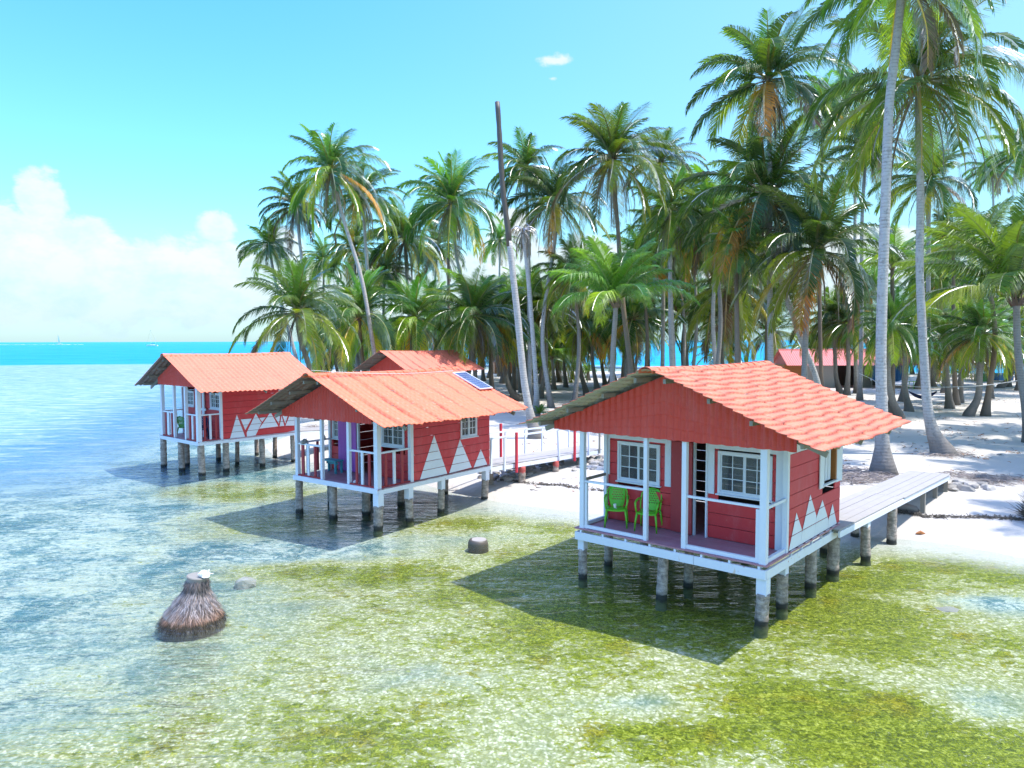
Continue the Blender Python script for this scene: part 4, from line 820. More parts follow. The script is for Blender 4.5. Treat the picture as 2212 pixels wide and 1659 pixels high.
PALMS = [
 ([[-9.0,53.0,0.6],[-9.83,53.0,4.26],[-10.7,53.0,9.6],[-11.97,53.0,13.91],[-12.85,53.0,17.52]], 3.18, 'tall palm leaning left, its pale trunk crossing the roof behind the middle hut', 's y'),
 ([[-15.8,60.0,0.6],[-16.53,60.0,7.12],[-17.01,60.0,11.95],[-17.39,60.0,16.21]], 2.5, 'palm just left of the tallest leaning one, above the far hut', 's'),
 ([[-17.3,62.0,0.6],[-18.88,62.0,6.79],[-19.79,62.0,10.16],[-20.35,62.0,13.4]], 2.43, 'leftmost palm crown against the clouds on a thin curved trunk', 's'),
 ([[-12.65,48.0,0.6],[-13.15,48.0,3.49],[-13.79,48.0,5.42],[-14.03,48.0,7.2]], 3.6, 'low bushy palm with long outstretched fronds over the far hut roof', 's y'),
 ([[-10.79,58.0,0.6],[-11.15,58.0,8.01],[-11.39,58.0,12.16],[-11.63,58.0,16.6]], 2.93, 'palm with long hanging dead skirt right behind the tall leaning palm', 's y'),
 ([[-8.88,65.0,0.6],[-9.21,65.0,10.11],[-9.38,65.0,14.27]], 3.61, 'palm with round dark crown between the two tall left palms', 's y'),
 ([[-2.89,60.0,0.6],[-3.1,60.0,4.48],[-3.62,60.0,8.25],[-4.5,60.0,12.4],[-4.86,60.0,16.51]], 3.6, 'tall palm with round crown and yellow lower fronds, in the middle of the left grove', 's y c'),
 ([[-5.93,70.0,0.6],[-5.97,70.0,11.34],[-6.02,70.0,17.63]], 2.65, 'thin straight palm tucked behind the round crowned middle one', ''),
 ([[1.33,54.0,0.6],[1.29,54.0,7.29],[1.21,54.0,12.67],[1.04,54.0,17.82]], 2.66, 'palm crown just right of the bare pole top', 's'),
 ([[2.81,52.17,0.6],[2.47,52.17,2.63],[2.17,52.17,5.0],[2.33,52.17,7.88],[3.06,52.17,12.52],[2.99,52.17,15.06]], 3.13, 'palm with trunk bowing left, third pale trunk beside the bare pole', 's y'),
 ([[7.76,45.0,0.6],[7.09,45.0,5.28],[6.69,45.0,8.66],[6.43,45.0,12.4],[6.04,45.0,16.3]], 3.46, 'large palm centred above the near hut ridge with trunk meeting its left end', 's y c'),
 ([[0.77,58.28,0.6],[-0.07,58.28,1.38],[-0.59,58.28,3.04],[-0.81,58.28,5.24],[-1.03,58.28,7.07]], 3.68, 'low palm with coconuts and a trunk bent sharply at its foot', 'c s'),
 ([[5.97,42.0,0.6],[5.94,42.0,7.53]], 3.71, 'bushy young palm with long arching fronds behind the near hut', 'w'),
 ([[-7.25,57.0,0.6],[-7.56,57.0,7.04]], 3.78, 'low palm with a reddish dead frond over the back hut roof', 'y s'),
 ([[-12.99,62.0,0.6],[-13.18,62.0,6.79]], 2.93, 'low palm left of the back hut roof', 's'),
 ([[-1.45,100.0,0.6],[-1.56,100.0,18.86]], 2.65, 'small distant palm crown seen between bare pole and round crowned palm', ''),
 ([[-8.4,80.0,0.6],[-8.05,80.0,15.42]], 2.78, 'thin far palm with slim crown in the left grove gap', 's'),
 ([[-21.81,85.0,0.6],[-21.6,85.0,14.47]], 2.68, 'small far palm between the low bushy palm and leaning trunk', ''),
 ([[-14.79,70.0,0.6],[-14.8,70.0,13.95]], 3.31, 'shaggy palm behind the leaning trunk at mid height', 's y'),
 ([[-11.27,66.0,0.6],[-11.33,66.0,11.42]], 2.71, 'dark mid height palm right of the leaning trunk', 's'),
 ([[14.26,40.0,0.6],[14.07,40.0,7.55],[13.89,40.0,13.74],[13.72,40.0,19.19]], 3.48, 'tall palm with high crown standing alone left of the two tall white trunks', 's y c'),
 ([[13.42,26.27,0.6],[13.25,26.27,2.33],[13.13,26.27,3.94],[13.12,26.27,6.09],[13.2,26.27,10.97],[13.27,26.27,13.58],[13.44,26.27,15.41],[13.62,26.27,17.9]], 2.75, 'tallest palm with straight white trunk, crown cut by the top edge', 'c'),
 ([[18.12,30.52,0.6],[17.59,30.52,1.55],[17.3,30.52,2.75],[17.11,30.52,4.86],[16.86,30.52,8.39],[16.8,30.52,11.45],[16.56,30.52,15.85]], 3.85, 'tall palm with spotted grey trunk and swollen leaning foot on the sand', 's c'),
 ([[17.66,41.0,0.6],[17.02,41.0,3.22],[16.2,41.0,5.26],[14.93,41.0,8.83],[14.2,41.0,11.68],[14.02,41.0,13.29]], 4.53, 'broad palm with coconuts and a leaning trunk running down to the near hut roof', 's y c'),
 ([[15.17,38.0,0.6],[15.29,38.0,7.49],[15.69,38.0,9.9]], 3.79, 'big crowned palm with orange dying frond above the red tin roof', 's y'),
 ([[24.15,34.0,0.6],[23.27,34.0,7.27]], 4.4, 'large bright green palm at the right edge with wide low fronds', 'w y'),
 ([[57.67,88.0,0.6],[56.83,88.0,25.37]], 2.78, 'small far palm against the sky near the right edge', 's'),
 ([[46.6,66.0,0.6],[45.47,66.0,21.87]], 3.25, 'palm half cut by the right edge, high against the sky', 's'),
 ([[29.58,52.0,0.6],[29.25,52.0,12.4],[29.27,52.0,16.43]], 2.95, 'mid height palm with yellow fronds right behind the spotted grey trunk', 'y s'),
 ([[27.57,58.0,0.6],[27.54,58.0,6.92],[27.4,58.0,14.64],[27.57,58.0,19.98]], 2.93, 'palm whose straight grey trunk stands left of the tallest white one', 's y'),
 ([[26.25,62.0,0.6],[25.84,62.0,24.57]], 3.05, 'palm behind the lone tall crown, its fronds between the two tall palms', 'y'),
 ([[31.07,66.0,0.6],[30.3,66.0,26.6]], 2.58, 'palm with yellow green top left of the tallest white trunk', 'y'),
 ([[12.3,60.0,0.6],[12.0,60.0,19.67]], 2.84, 'yellowish palm directly right behind the large central palm', 'y s'),
 ([[10.62,48.0,0.6],[10.29,48.0,13.79]], 2.79, 'dark palm right of the large central palm at mid height', 's'),
 ([[4.41,52.0,0.6],[4.37,52.0,9.82]], 2.79, 'pale green palm left of the large central trunk', 's y'),
 ([[12.93,47.0,0.6],[12.73,47.0,12.6]], 2.82, 'mid height palm left of the coconut laden broad palm', 's y'),
 ([[12.28,40.0,0.6],[12.21,40.0,6.3],[12.16,40.0,10.29]], 2.15, 'palm with thin upright trunk ending behind the near hut ridge', 's y'),
 ([[23.36,45.0,0.6],[23.17,45.0,9.81]], 2.41, 'green feathery palm between the two tall trunks', 'w'),
 ([[32.8,54.0,0.6],[32.22,54.0,11.83]], 2.9, 'green palm right of the spotted trunk at mid height', 'w'),
 ([[29.8,46.0,0.6],[29.34,46.0,10.45]], 3.34, 'upright bright green palm left of the right edge palm', 'w'),
 ([[29.6,65.99,0.6],[29.18,65.99,2.1],[29.05,65.99,3.98],[28.67,65.99,7.29]], 3.54, 'short palm with curved dark trunk left in front of the tin roofed kitchen', 's y'),
 ([[29.16,63.74,0.6],[29.2,63.74,3.62],[29.11,63.74,6.83]], 3.22, 'short palm with leaning dark trunk in front of the dark kitchen doorway', 'y s'),
 ([[23.74,44.74,0.6],[23.31,44.74,1.74],[22.94,44.74,3.59],[23.09,44.74,6.26]], 2.4, 'short palm bending right just beside the tall white trunk', 's'),
 ([[30.13,56.45,0.6],[30.07,56.45,5.96]], 2.14, 'short palm with thick foot behind the bulbous one between the tall trunks', 'y'),
 ([[26.52,48.78,0.6],[26.18,48.78,4.59]], 1.91, 'small yellow green palm on a bulbous foot between the tall trunks', 'y w'),
 ([[39.46,71.3,0.6],[39.47,71.3,5.66]], 3.15, 'short palm behind the right end of the tin roofed kitchen', 's'),
 ([[42.6,74.03,0.6],[42.44,74.03,2.4],[43.15,74.03,6.36]], 3.5, 'short palm with curved trunk left of the hammock, behind the spotted trunk', 's'),
 ([[30.56,51.01,0.6],[30.19,51.01,3.14],[30.01,51.01,5.42]], 2.74, 'short palm with bulbous grey foot where the dark hammock is tied', 's'),
 ([[33.93,55.48,0.6],[34.13,55.48,3.15],[34.24,55.48,5.77]], 2.8, 'short straight palm right behind the hammock palm', 'y'),
 ([[28.72,46.0,0.6],[29.29,46.0,1.79],[29.37,46.0,3.54],[29.52,46.0,5.71]], 2.61, 'short palm with foot swept left, in open sand right of the hammock', 's y'),
 ([[38.75,59.33,0.6],[38.85,59.33,3.0],[38.82,59.33,5.61]], 2.81, 'short palm with round bulb foot in front of the green crate', 'y'),
 ([[48.13,72.34,0.6],[49.01,72.34,1.46],[49.41,72.34,2.93],[49.49,72.34,5.43]], 3.42, 'short palm bowing right beside the blue crate', 's'),
 ([[47.73,68.97,0.6],[47.85,68.97,3.04],[47.73,68.97,6.95]], 3.05, 'short pale palm rightmost on the far sand', 'y'),
 ([[-0.05,78.18,0.6],[-0.35,78.18,1.99],[-0.39,78.18,4.21],[-0.3,78.18,7.15]], 2.96, 'slim dark palm right behind the sharply bent one', 's'),
 ([[-3.42,87.33,0.6],[-3.46,87.33,6.54]], 3.31, 'palm with thin pale foot right of the back hut eave', 's y'),
 ([[-2.96,93.77,0.6],[-2.71,93.77,7.21]], 3.25, 'palm behind the back hut eave, second pale foot from it', 's'),
 ([[1.67,64.19,0.6],[1.34,64.19,4.82],[1.37,64.19,8.85]], 3.24, 'palm with thick grey ringed foot between the first two pale trunks', 's y'),
 ([[-1.68,98.57,0.6],[-2.11,98.57,3.27],[-2.36,98.57,6.37]], 3.11, 'little leaning palm in the far shade left of the first pale trunk', ''),
 ([[6.51,63.47,0.6],[5.85,63.47,3.63],[5.95,63.47,6.82]], 3.0, 'palm with orange brown leaning foot left of the near hut roof', 'y s'),
 ([[8.29,71.2,0.6],[7.81,71.2,3.86],[7.97,71.2,7.44]], 3.59, 'palm with dark foot just right of the orange footed one', 's'),
 ([[9.73,76.18,0.6],[9.28,76.18,3.52],[9.3,76.18,7.11]], 3.12, 'third dark foot palm left of the near hut roof', 's'),
 ([[10.86,81.05,0.6],[11.17,81.05,6.96]], 3.07, 'palm with clustered foot near the near hut roof slope', 's y'),
 ([[15.09,95.18,0.6],[14.61,95.18,7.54]], 3.72, 'palm right under the large central trunk', 's'),
 ([[4.06,71.37,0.6],[3.87,71.37,3.77]], 2.79, 'knee high seedling palm clump on open sand right of the pale trunks', 'w'),
 ([[3.16,80.53,0.6],[3.35,80.53,2.75]], 2.13, 'small bright green seedling palm between second and third pale trunks', 'w'),
 ([[9.15,87.73,0.6],[9.09,87.73,1.68]], 1.0, 'tiny seedling palm on the far sand before the orange footed palm', 'w'),
 ([[1.72,45.3,0.6],[1.72,45.3,0.89]], 0.57, 'little broad leaved shoot beside the second pale trunk foot', 'w'),
]

# ------------------------------------------------------------------ coconut palms
GREENS = [(.036, .082, .015), (.048, .104, .016), (.068, .124, .016), (.030, .068, .018)]
def frond(V, F, C, az, e0, bend, L, rnd, col, col2, droop=.5, width=.0108, nl=40, raggy=.0, curl=0.0, stiff=1.0, lmax=.30):
    N = 12; p = np.zeros(3); pts = [p.copy()]; dirs = []
    ca, sa = math.cos(az), math.sin(az)
    for i in range(N):
        t = (i + .5) / N; e = max(e0 - bend * t ** 1.35, R(-86)); a = az + curl * t
        d = np.array([math.cos(a) * math.cos(e), math.sin(a) * math.cos(e), math.sin(e)]); dirs.append(d); p = p + d * L / N; pts.append(p.copy())
    dirs.append(dirs[-1])
    # midrib
    for i in range(N):
        d = dirs[i]; s = np.cross(d, [0, 0, 1.0]); s /= (np.linalg.norm(s) + 1e-6); u = np.cross(s, d)
        w0 = .016 * (1 - i / N) + .002; w1 = .016 * (1 - (i + 1) / N) + .002; o = len(V)
        for q, w in ((pts[i], w0), (pts[i + 1], w1)): V += [q - s * w, q + s * w, q + u * w * .8]
        F += [(o, o + 3, o + 5, o + 2), (o + 2, o + 5, o + 4, o + 1), (o, o + 1, o + 4, o + 3)]; C += [col2] * 6
    for k in range(nl):
        t = .13 + .87 * (k + rnd.random() * .5) / nl; x = t * N; i = min(int(x), N - 1); f = x - i
        q = pts[i] * (1 - f) + pts[i + 1] * f; d = dirs[i]; s0 = np.cross(d, [0, 0, 1.0]); n_ = np.linalg.norm(s0)
        s0 = s0 / n_ if n_ > .15 else np.array([-sa, ca, 0.0]); up = np.cross(s0, d)
        ll = L * lmax * (math.sin(math.pi * (.12 + .80 * t)) ** .7) * rnd.uniform(.72, 1.12)
        for sgn in (-1, 1):
            if rnd.random() < raggy: continue
            fwd = .55 + .6 * t; g = droop * rnd.uniform(.6, 1.3)
            a1 = s0 * sgn + d * fwd + up * .22 - np.array([0, 0, g * .45]); a1 /= np.linalg.norm(a1)
            a2 = s0 * sgn * .6 + d * fwd * .9 - np.array([0, 0, g * 1.9]); a2 /= np.linalg.norm(a2)
            m_ = q + a1 * ll * .5; e_ = m_ + a2 * ll * .5; w = L * width; o = len(V)
            wd = d * .8 + up * .45 * sgn
            V += [q - wd * w * .35, q + wd * w * .35, m_ - wd * w * .55, m_ + wd * w * .55, e_]
            F += [(o, o + 1, o + 3, o + 2), (o + 2, o + 3, o + 4)]
            j = rnd.uniform(.75, 1.25); cc = tuple(c_ * j for c_ in col); tp = tuple(min(1, c_ * j * 1.15 + .01) for c_ in (col2 if rnd.random() < .12 else col)); C += [cc, cc, cc, cc, tp]
def mesh_np(name, V, F, C, m):
    me = bpy.data.meshes.new(name); me.from_pydata([tuple(v) for v in V], [], F); me.update()
    at = me.color_attributes.new('Col', 'FLOAT_COLOR', 'POINT'); a = np.ones((len(V), 4), np.float32); a[:, :3] = np.array(C); at.data.foreach_set('color', a.ravel())
    me.materials.append(m); return me
YEL = (.30, .28, .03); YG = (.15, .21, .02); ORA = (.34, .17, .03); BRN = (.11, .075, .055); GRY = (.14, .12, .11)
def crown_mesh(seed, kind):
    rnd = random.Random(seed); V = []; F = []; C = []
    n = {'full': 33, 'yellow': 33, 'young': 25, 'thin': 23}[kind]
    wind = rnd.uniform(.0, .55); wa = rnd.choice([2.9, 3.3, .3]); tuft = rnd.uniform(.75, 1.15)
    for i in range(n):
        f = ((i + .5) / n) ** tuft; az = i * 2.39996 + rnd.uniform(-.4, .4); az += wind * math.sin(wa - az) * .8
        if kind == 'young':
            e0 = R(86 - 68 * f + rnd.uniform(-6, 6)); bend = R(38 + 42 * f + rnd.uniform(-8, 8)); L = .86 + .2 * f
            col = rnd.choice(GREENS[1:3]); col = tuple(c * 1.25 for c in col); col2 = (.20, .24, .05); dr = .35 + .35 * f
            if f > .9: col = YG
        else:
            e0 = R(87 - 124 * f ** 1.05 + rnd.uniform(-9, 9)); bend = R((34 + 58 * min(1, f * 2)) * (1 if f < .7 else .72) + rnd.uniform(-12, 12)); L = (.80 + .25 * min(1, f * 2.2)) * rnd.uniform(.88, 1.06)
            col = rnd.choice(GREENS); col2 = (.22, .22, .06); dr = .24 + .60 * f
            if f < .12: col = (.075, .17, .02)
            lim = .82 if kind == 'yellow' else .92
            if f > lim: col = rnd.choice([YEL, YG, YG, YG, BRN, ORA] if kind == 'yellow' else [YG, BRN]); col2 = (.40, .30, .06)
            elif f > lim - .2 and rnd.random() < .3: col = YG
        frond(V, F, C, az, e0, bend, L, rnd, col, col2, dr, curl=rnd.uniform(-.35, .35), raggy=.06 + .16 * f, nl=98 if kind != 'thin' else 80)
    # spear leaf and fibrous heart
    frond(V, F, C, rnd.random() * 6, R(88), R(8), .55, rnd, (.10, .20, .03), (.2, .25, .06), .1, nl=24, lmax=.14)
    for k in range(16):
        a = k * 2.4; o = len(V); r = .045; V += [np.array([r * math.cos(a), r * math.sin(a), -.06]), np.array([r * math.cos(a + .7), r * math.sin(a + .7), -.06]), np.array([.10 * math.cos(a + .35), .10 * math.sin(a + .35), .07])]; F += [(o, o + 1, o + 2)]; C += [BRN] * 3
    return mesh_np('crown', V, F, C, M['leaf'])
def dead_mesh(seed, long_):
    rnd = random.Random(seed); V = []; F = []; C = []
    for i in range(15 if long_ else 9):
        az = i * 2.4 + rnd.uniform(-.4, .4); col = rnd.choice([BRN, GRY, BRN, (.11, .085, .07)])
        frond(V, F, C, az, R(rnd.uniform(-30, -62)), R(60), rnd.uniform(.45, .8), rnd, col, GRY, 1.3, nl=24, raggy=.2, width=.009, lmax=.24)
    return mesh_np('dead_fronds', V, F, C, M['leaf'])
CROWNS = {k: [crown_mesh(100 * j + i, k) for i in range(n)] for j, (k, n) in enumerate((('full', 6), ('yellow', 6), ('young', 4), ('thin', 3)))}
DEADS = [dead_mesh(900 + i, i % 2) for i in range(4)]
def nutmesh(m):
    b = MB(); b.tube([(0, 0, -.15), (0, 0, -.13), (0, 0, -.07), (0, 0, .02), (0, 0, .09), (0, 0, .13)], [.02, .07, .115, .125, .085, .02], 9)
    o = b.build('coconut', M[m], smooth=True); me = o.data; bpy.data.objects.remove(o); return me
NUTS = [nutmesh('nut'), nutmesh('nutg')]
def catmull(P, n):
    P = [Vector(p) for p in P]; out = []
    if len(P) == 2: return [P[0].lerp(P[1], i / n) for i in range(n + 1)]
    Q = [P[0] * 2 - P[1]] + P + [P[-1] * 2 - P[-2]]; seg = len(P) - 1
    for i in range(n + 1):
        x = i / n * seg; k = min(int(x), seg - 1); t = x - k; a, b, c, d = Q[k:k + 4]
        out.append(.5 * ((2 * b) + (c - a) * t + (2 * a - 5 * b + 4 * c - d) * t * t + (3 * b - a - 3 * c + d) * t ** 3))
    return out
def trunk(name, pts, r0, flare, m, parent, origin, n=26, rough=.03, seed=0, top=.62, lean=(0, 0)):
    rnd = random.Random(seed); path = catmull(pts, n); h = max(.6, path[-1].z - path[0].z); rr = []; P = []
    bx, by = rnd.uniform(-.12, .12), rnd.uniform(-.12, .12)
    for i, p in enumerate(path):
        f = i / n; z = p.z - path[0].z; rr.append((r0 * (1 - (1 - top) * f) + flare * math.exp(-z / .55)) * (1 + rnd.uniform(-rough, rough)))
        P.append(p - origin + Vector((bx * math.sin(f * 5), by * math.sin(f * 4), 0)) * min(1, z / 2) * (1 - f))
    P[0].z -= .25; b = MB(); b.tube(P, rr, 12); return b.build(name, M[m], parent, smooth=True)
palm_i = 0
def palm(pts, rad, label, fl, group='coconut palms of the island', scale_trunk=None):
    global palm_i; palm_i += 1; rnd = random.Random(palm_i * 13)
    pts = [Vector(p) for p in pts]; pts[0].z = gz(pts[0].x, pts[0].y); O = pts[0].copy()
    t = empty('coconut_palm', O, 0, label, 'palm tree', group); H = pts[-1].z - O.z
    if len(pts) == 2 and H > 1.5:
        a = rnd.uniform(-.5, .5); pts.insert(1, O.lerp(pts[1], .5) + Vector((a, rnd.uniform(-.4, .4), 0)) * min(1, H / 10))
    young = 'w' in fl
    if H > .5:
        r0 = .175 if H > 12 else (.165 if H > 7 else .19); fl_ = .16 if H > 12 else .20
        if pts[0].y < 32 and H > 12: r0 = .205; fl_ = .40
        if young: r0 = .17
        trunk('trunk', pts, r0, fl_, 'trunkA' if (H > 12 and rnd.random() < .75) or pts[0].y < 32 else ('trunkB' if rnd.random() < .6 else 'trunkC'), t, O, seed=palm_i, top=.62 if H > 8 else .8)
    kind = 'young' if young else ('yellow' if 'y' in fl else ('thin' if fl == '' and rnd.random() < .4 else 'full'))
    c = bpy.data.objects.new('crown', rnd.choice(CROWNS[kind])); COL.objects.link(c); c.parent = t; c.location = pts[-1] - O
    s = rad / .80 * (1.08 if H > 14 else 1.0); c.scale = (s, s, s * rnd.uniform(.95, 1.1)); lean = pts[-1] - pts[-2]
    c.rotation_euler = (R(rnd.uniform(-6, 6)), R(rnd.uniform(-6, 6)), rnd.random() * 6.28)
    if 's' in fl:
        d = bpy.data.objects.new('dead_fronds', rnd.choice(DEADS)); COL.objects.link(d); d.parent = t; d.location = pts[-1] - O - Vector((0, 0, .1)); d.scale = (s * 1.05, s * 1.05, s * 1.25); d.rotation_euler = (0, 0, rnd.random() * 6.28)
    if 'c' in fl:
        for k in range(9):
            a = k * 2.1 + rnd.random(); n = bpy.data.objects.new('coconut', NUTS[k % 2]); COL.objects.link(n); n.parent = t; n.location = pts[-1] - O + Vector((.30 * math.cos(a), .30 * math.sin(a), -.18 - .17 * (k % 3))); n.rotation_euler = (rnd.uniform(-.4, .4), rnd.uniform(-.4, .4), 0)
    return t
for p_, r_, l_, f_ in PALMS: palm(p_, r_, l_, f_)
# beyond the named ones the grove runs on to the far shore
rg = random.Random(42); cnt = 0; placed = [Vector(p_[0]) for p_, *_ in PALMS]
while cnt < 72:
    Y = rg.uniform(52, 108); px_ = rg.uniform(690, 2300); X = (px_ - 1106) / 1584.6 * Y
    if sdf(np.array([X]), np.array([Y]))[0] < 3: continue
    if any((Vector((X, Y, 0)) - Vector((q.x, q.y, 0))).length < 2.5 for q in placed): continue
    if 26 < X < 44 and 66 < Y < 84: continue
    if px_ > 2090 and Y < 60: continue
    if 1680 < px_ < 2010 and Y < 92: continue
    hmax = 13.5 if px_ > 1180 else (8.0 if px_ < 1000 else 7.5)
    if px_ > 2090: hmax = 9.0
    H = (rg.uniform(4.5, hmax) if cnt % 3 or Y < 84 else rg.uniform(2.5, 5.5)); H = max(H, 6.6 if Y < 84 else 2.5); placed.append(Vector((X, Y, 0))); fl = rg.choice(['s', 's y', 'y', 'w', 's', ''])
    b_ = (X, Y, .6); lx = rg.uniform(-.8, .8)
    zone = 'behind the far huts' if px_ < 1000 else ('right of the bare pole' if px_ < 1400 else ('behind the near hut' if px_ < 1680 else 'near the right edge'))
    look = {'w': 'bushy green', 'y': 'yellowish', 's y': 'yellowing ragged', 's': 'dark ragged', '': 'plain green'}[fl]
    palm([b_, (X + lx, Y + rg.uniform(-.5, .5), .6 + H)], rg.uniform(3.1, 4.2), ('tall ' if H > 9 else ('low ' if H < 6.5 else 'mid height ')) + look + ' palm deep in the grove ' + zone, fl, 'palms packed in the depth of the grove')
    cnt += 1
for X, Y, H, l_ in ((27.0, 25.5, 13.5, 0), (31.5, 30.5, 14, 0), (24.5, 19.0, 13, 0), (33, 37, 12, 0), (29.5, 22, 15, 0), (40, 44, 12, 0)):
    palm([(X, Y, .6), (X - 1.2, Y + .3, .6 + H)], 3.7, 'palm just outside the right edge that throws dappled shade on the sand', 's', 'palms beyond the right edge')
# bare dead trunks
BARE = [(1.19, 36.0, .58), (.61, 36.0, 2.96), (.25, 36.0, 6.93), (-.11, 36.0, 10.22), (-.47, 36.0, 13.72), (-.67, 36.0, 16.86)]
t = empty('dead_palm', (1.19, 36.0, .55), 0, 'bare headless palm pole, tallest thing in the middle against the sky', 'dead palm')
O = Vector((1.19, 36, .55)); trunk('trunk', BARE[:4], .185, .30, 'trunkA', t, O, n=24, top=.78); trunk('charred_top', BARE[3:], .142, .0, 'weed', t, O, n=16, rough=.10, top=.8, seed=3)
t = empty('dead_palm', (1.42, 45.6, .55), 0, 'dead palm with a shaggy brown stub instead of a crown', 'dead palm')
O = Vector((1.42, 45.6, .55)); trunk('trunk', [(1.42, 45.6, .6), (1.47, 45.6, 2.31), (1.0, 45.6, 9.58), (.68, 45.6, 11.96)], .155, .32, 'trunkA', t, O, n=24, top=.75)
V = []; F = []; C = []; rnd = random.Random(5)
for i in range(22): frond(V, F, C, i * 2.4, R(rnd.uniform(-40, 60)), R(150), .42, rnd, rnd.choice([BRN, GRY]), GRY, 1.5, nl=18, width=.02, lmax=.25)
s_ = bpy.data.objects.new('dead_crown', mesh_np('dead_crown', V, F, C, M['leaf'])); COL.objects.link(s_); s_.parent = t; s_.location = (.68 - 1.42, 0, 11.5); s_.scale = (3.2, 3.2, 4.2)

# ------------------------------------------------------------------ root stump in the water
t = empty('palm_stump', (-6.2, 14.1, 0), 0, 'cone shaped palm stump bristling with roots, standing in the shallow water', 'stump')
t.scale = (.87, .87, .84); rnd = random.Random(3)
def prof(z): return .245 + .50 * max(0, (1 - (z + .1) / 1.0)) ** 1.35 - .05 * math.exp(-((z - .62) / .12) ** 2)
b = MB(); P = []; rr = []
for i in range(18): z = -.4 + 1.37 * i / 17; P.append((-.10 + .16 * max(0, z), 0, z)); rr.append(prof(max(z, -.1)) * (1 + .05 * math.sin(i * 2.3)) * .93)
b.tube(P, rr, 28, cap=False); 
ring = len(b.v) - 28; b.add([b.v[ring + k] for k in range(28)] , [tuple(range(28))]); b.build('stump_core', M['twig'], t, True)
cv = MB(); cv.tube([(.055, 0, .965), (.058, 0, .985)], [.235, .225], 24); cv.build('cut_face', M['wood'], t)
f = MB(); fc = []
for k in range(2600):
    z1 = .90 * rnd.random() ** 1.5 + .02; a = rnd.random() * 6.283; L = rnd.uniform(.12, .30) * (1.15 - .5 * z1); z0 = z1 - L
    lift = rnd.uniform(.0, .085) + (rnd.uniform(0, .10) if rnd.random() < .15 else 0) * (1.2 - z1); aa = a + rnd.uniform(-.24, .24)
    def q(z, a_, l_): r_ = prof(max(z, -.1)) * .95 + l_; return Vector((-.10 + .16 * max(z, 0) + r_ * math.cos(a_), r_ * math.sin(a_), z))
    A = q(z1, a, .0); Mi = q((z0 + z1) / 2, (a + aa) / 2, lift * .7); E_ = q(z0, aa, lift)
    w = rnd.uniform(.003, .0075); tg = Vector((-math.sin(a), math.cos(a), 0)) * w; f.add([A - tg, A + tg, Mi + tg, Mi - tg, E_], [(0, 1, 2, 3), (3, 2, 4)])
def fibfn(tt, p):
    g = geo(tt); z = tt.node('ShaderNodeSeparateXYZ', ins={0: g.outputs['Position']}).outputs[2]; r = island(tt)
    c = tt.ramp(r, [(0, (.05, .04, .04)), (.35, (.20, .17, .17)), (.7, (.42, .38, .39)), (1, (.36, .24, .17))])
    c = tt.mix(tt.smooth(tt.math('ADD', z, tt.math('MULTIPLY', r, .2)), .42, .12), c, tt.mix(1.0, c, (.95, .62, .40), 'MULTIPLY')); c = tt.mix(tt.smooth(tt.math('ADD', z, tt.math('MULTIPLY', tt.noise(g.outputs['Position'], 7, 3), .16)), .16, .07), c, (.05, .035, .02))
    up_ = tt.math('ADD', z, tt.math('MULTIPLY', tt.math('SUBTRACT', tt.noise(g.outputs['Position'], 4, 4), .5), .5))
    c = tt.mix(tt.math('MULTIPLY', tt.smooth(up_, .42, .56), .75), c, (.055, .045, .045))
    tt.l.new(c, p.inputs['Base Color']); p.inputs['Roughness'].default_value = .8
M['fibers'] = mat('root_fibres', fibfn); f.build('root_fringe', M['fibers'], t)
conch((-5.98, 14.05, .825), .28, .35, 'bright white conch shell resting on top of the root stump')
# flat cut stump
t = empty('cut_stump', (-.92, 19.37, 0), 0, 'low round log stump with pale sawn top, barely above the water', 'stump')
b = MB(); b.tube([(0, 0, -.5), (0, 0, 0), (.01, 0, .05), (.012, 0, .085)], [.30, .27, .25, .23], 18); b.build('stump_core', M['weed'], t, True)
b = MB(); b.tube([(.012, 0, .08), (.012, 0, .095)], [.215, .205], 18); b.build('cut_face', M['stone2'], t)
# rocks
def rockmesh(seed, flat=.6):
    r = random.Random(seed); import bmesh
    bm = bmesh.new(); bmesh.ops.create_icosphere(bm, subdivisions=2, radius=1)
    pl = [(Vector((r.gauss(0, 1), r.gauss(0, 1), r.gauss(0, 1))).normalized(), r.uniform(.55, .9)) for _ in range(9)]
    for v in bm.verts:
        for n, d in pl:
            k = v.co.dot(n)
            if k > d: v.co -= n * (k - d)
        v.co *= 1 + r.uniform(-.03, .03)
        v.co.z *= flat
    me = bpy.data.meshes.new('rock'); bm.to_mesh(me); bm.free(); return me
RM = [rockmesh(i, .45 + .08 * (i % 4)) for i in range(8)]
for i, m_ in enumerate(RM): m_.materials.append(M['stone2'] if i % 3 else M['stone'])
def rock(x, y, s, label, group, mi=None, z=None, cat='rock'):
    o = bpy.data.objects.new('rock', RM[rnd.randrange(8) if mi is None else mi]); COL.objects.link(o); o.location = (x, y, (gz(x, y) if z is None else z) + s * .12); o.scale = (s * rnd.uniform(.8, 1.25), s, s * rnd.uniform(.7, 1.1)); o.rotation_euler = (rnd.uniform(-.25, .25), rnd.uniform(-.25, .25), rnd.random() * 6.28); return tag(o, label, cat, group)
rnd = random.Random(11); dw = Vector((.687, .727)); nw = Vector((-.727, .687)); c = 0
while c < 150:
    a = rnd.uniform(1.2, 7.6); w_ = rnd.gauss(1.3, 1.05)
    if a > 4.5: w_ = rnd.uniform(-1.4, 2.4)
    if w_ < -.6 - .3 * (a > 4) or w_ > 3.1: continue
    p = Vector((-.8, 24.93)) + dw * a + nw * w_
    if a < 3.2 and w_ < .5: continue
    rock(p.x, p.y, rnd.uniform(.10, .25), 'grey rubble stone in the heap under the railed walkway', 'rubble stones under the railed walkway'); c += 1
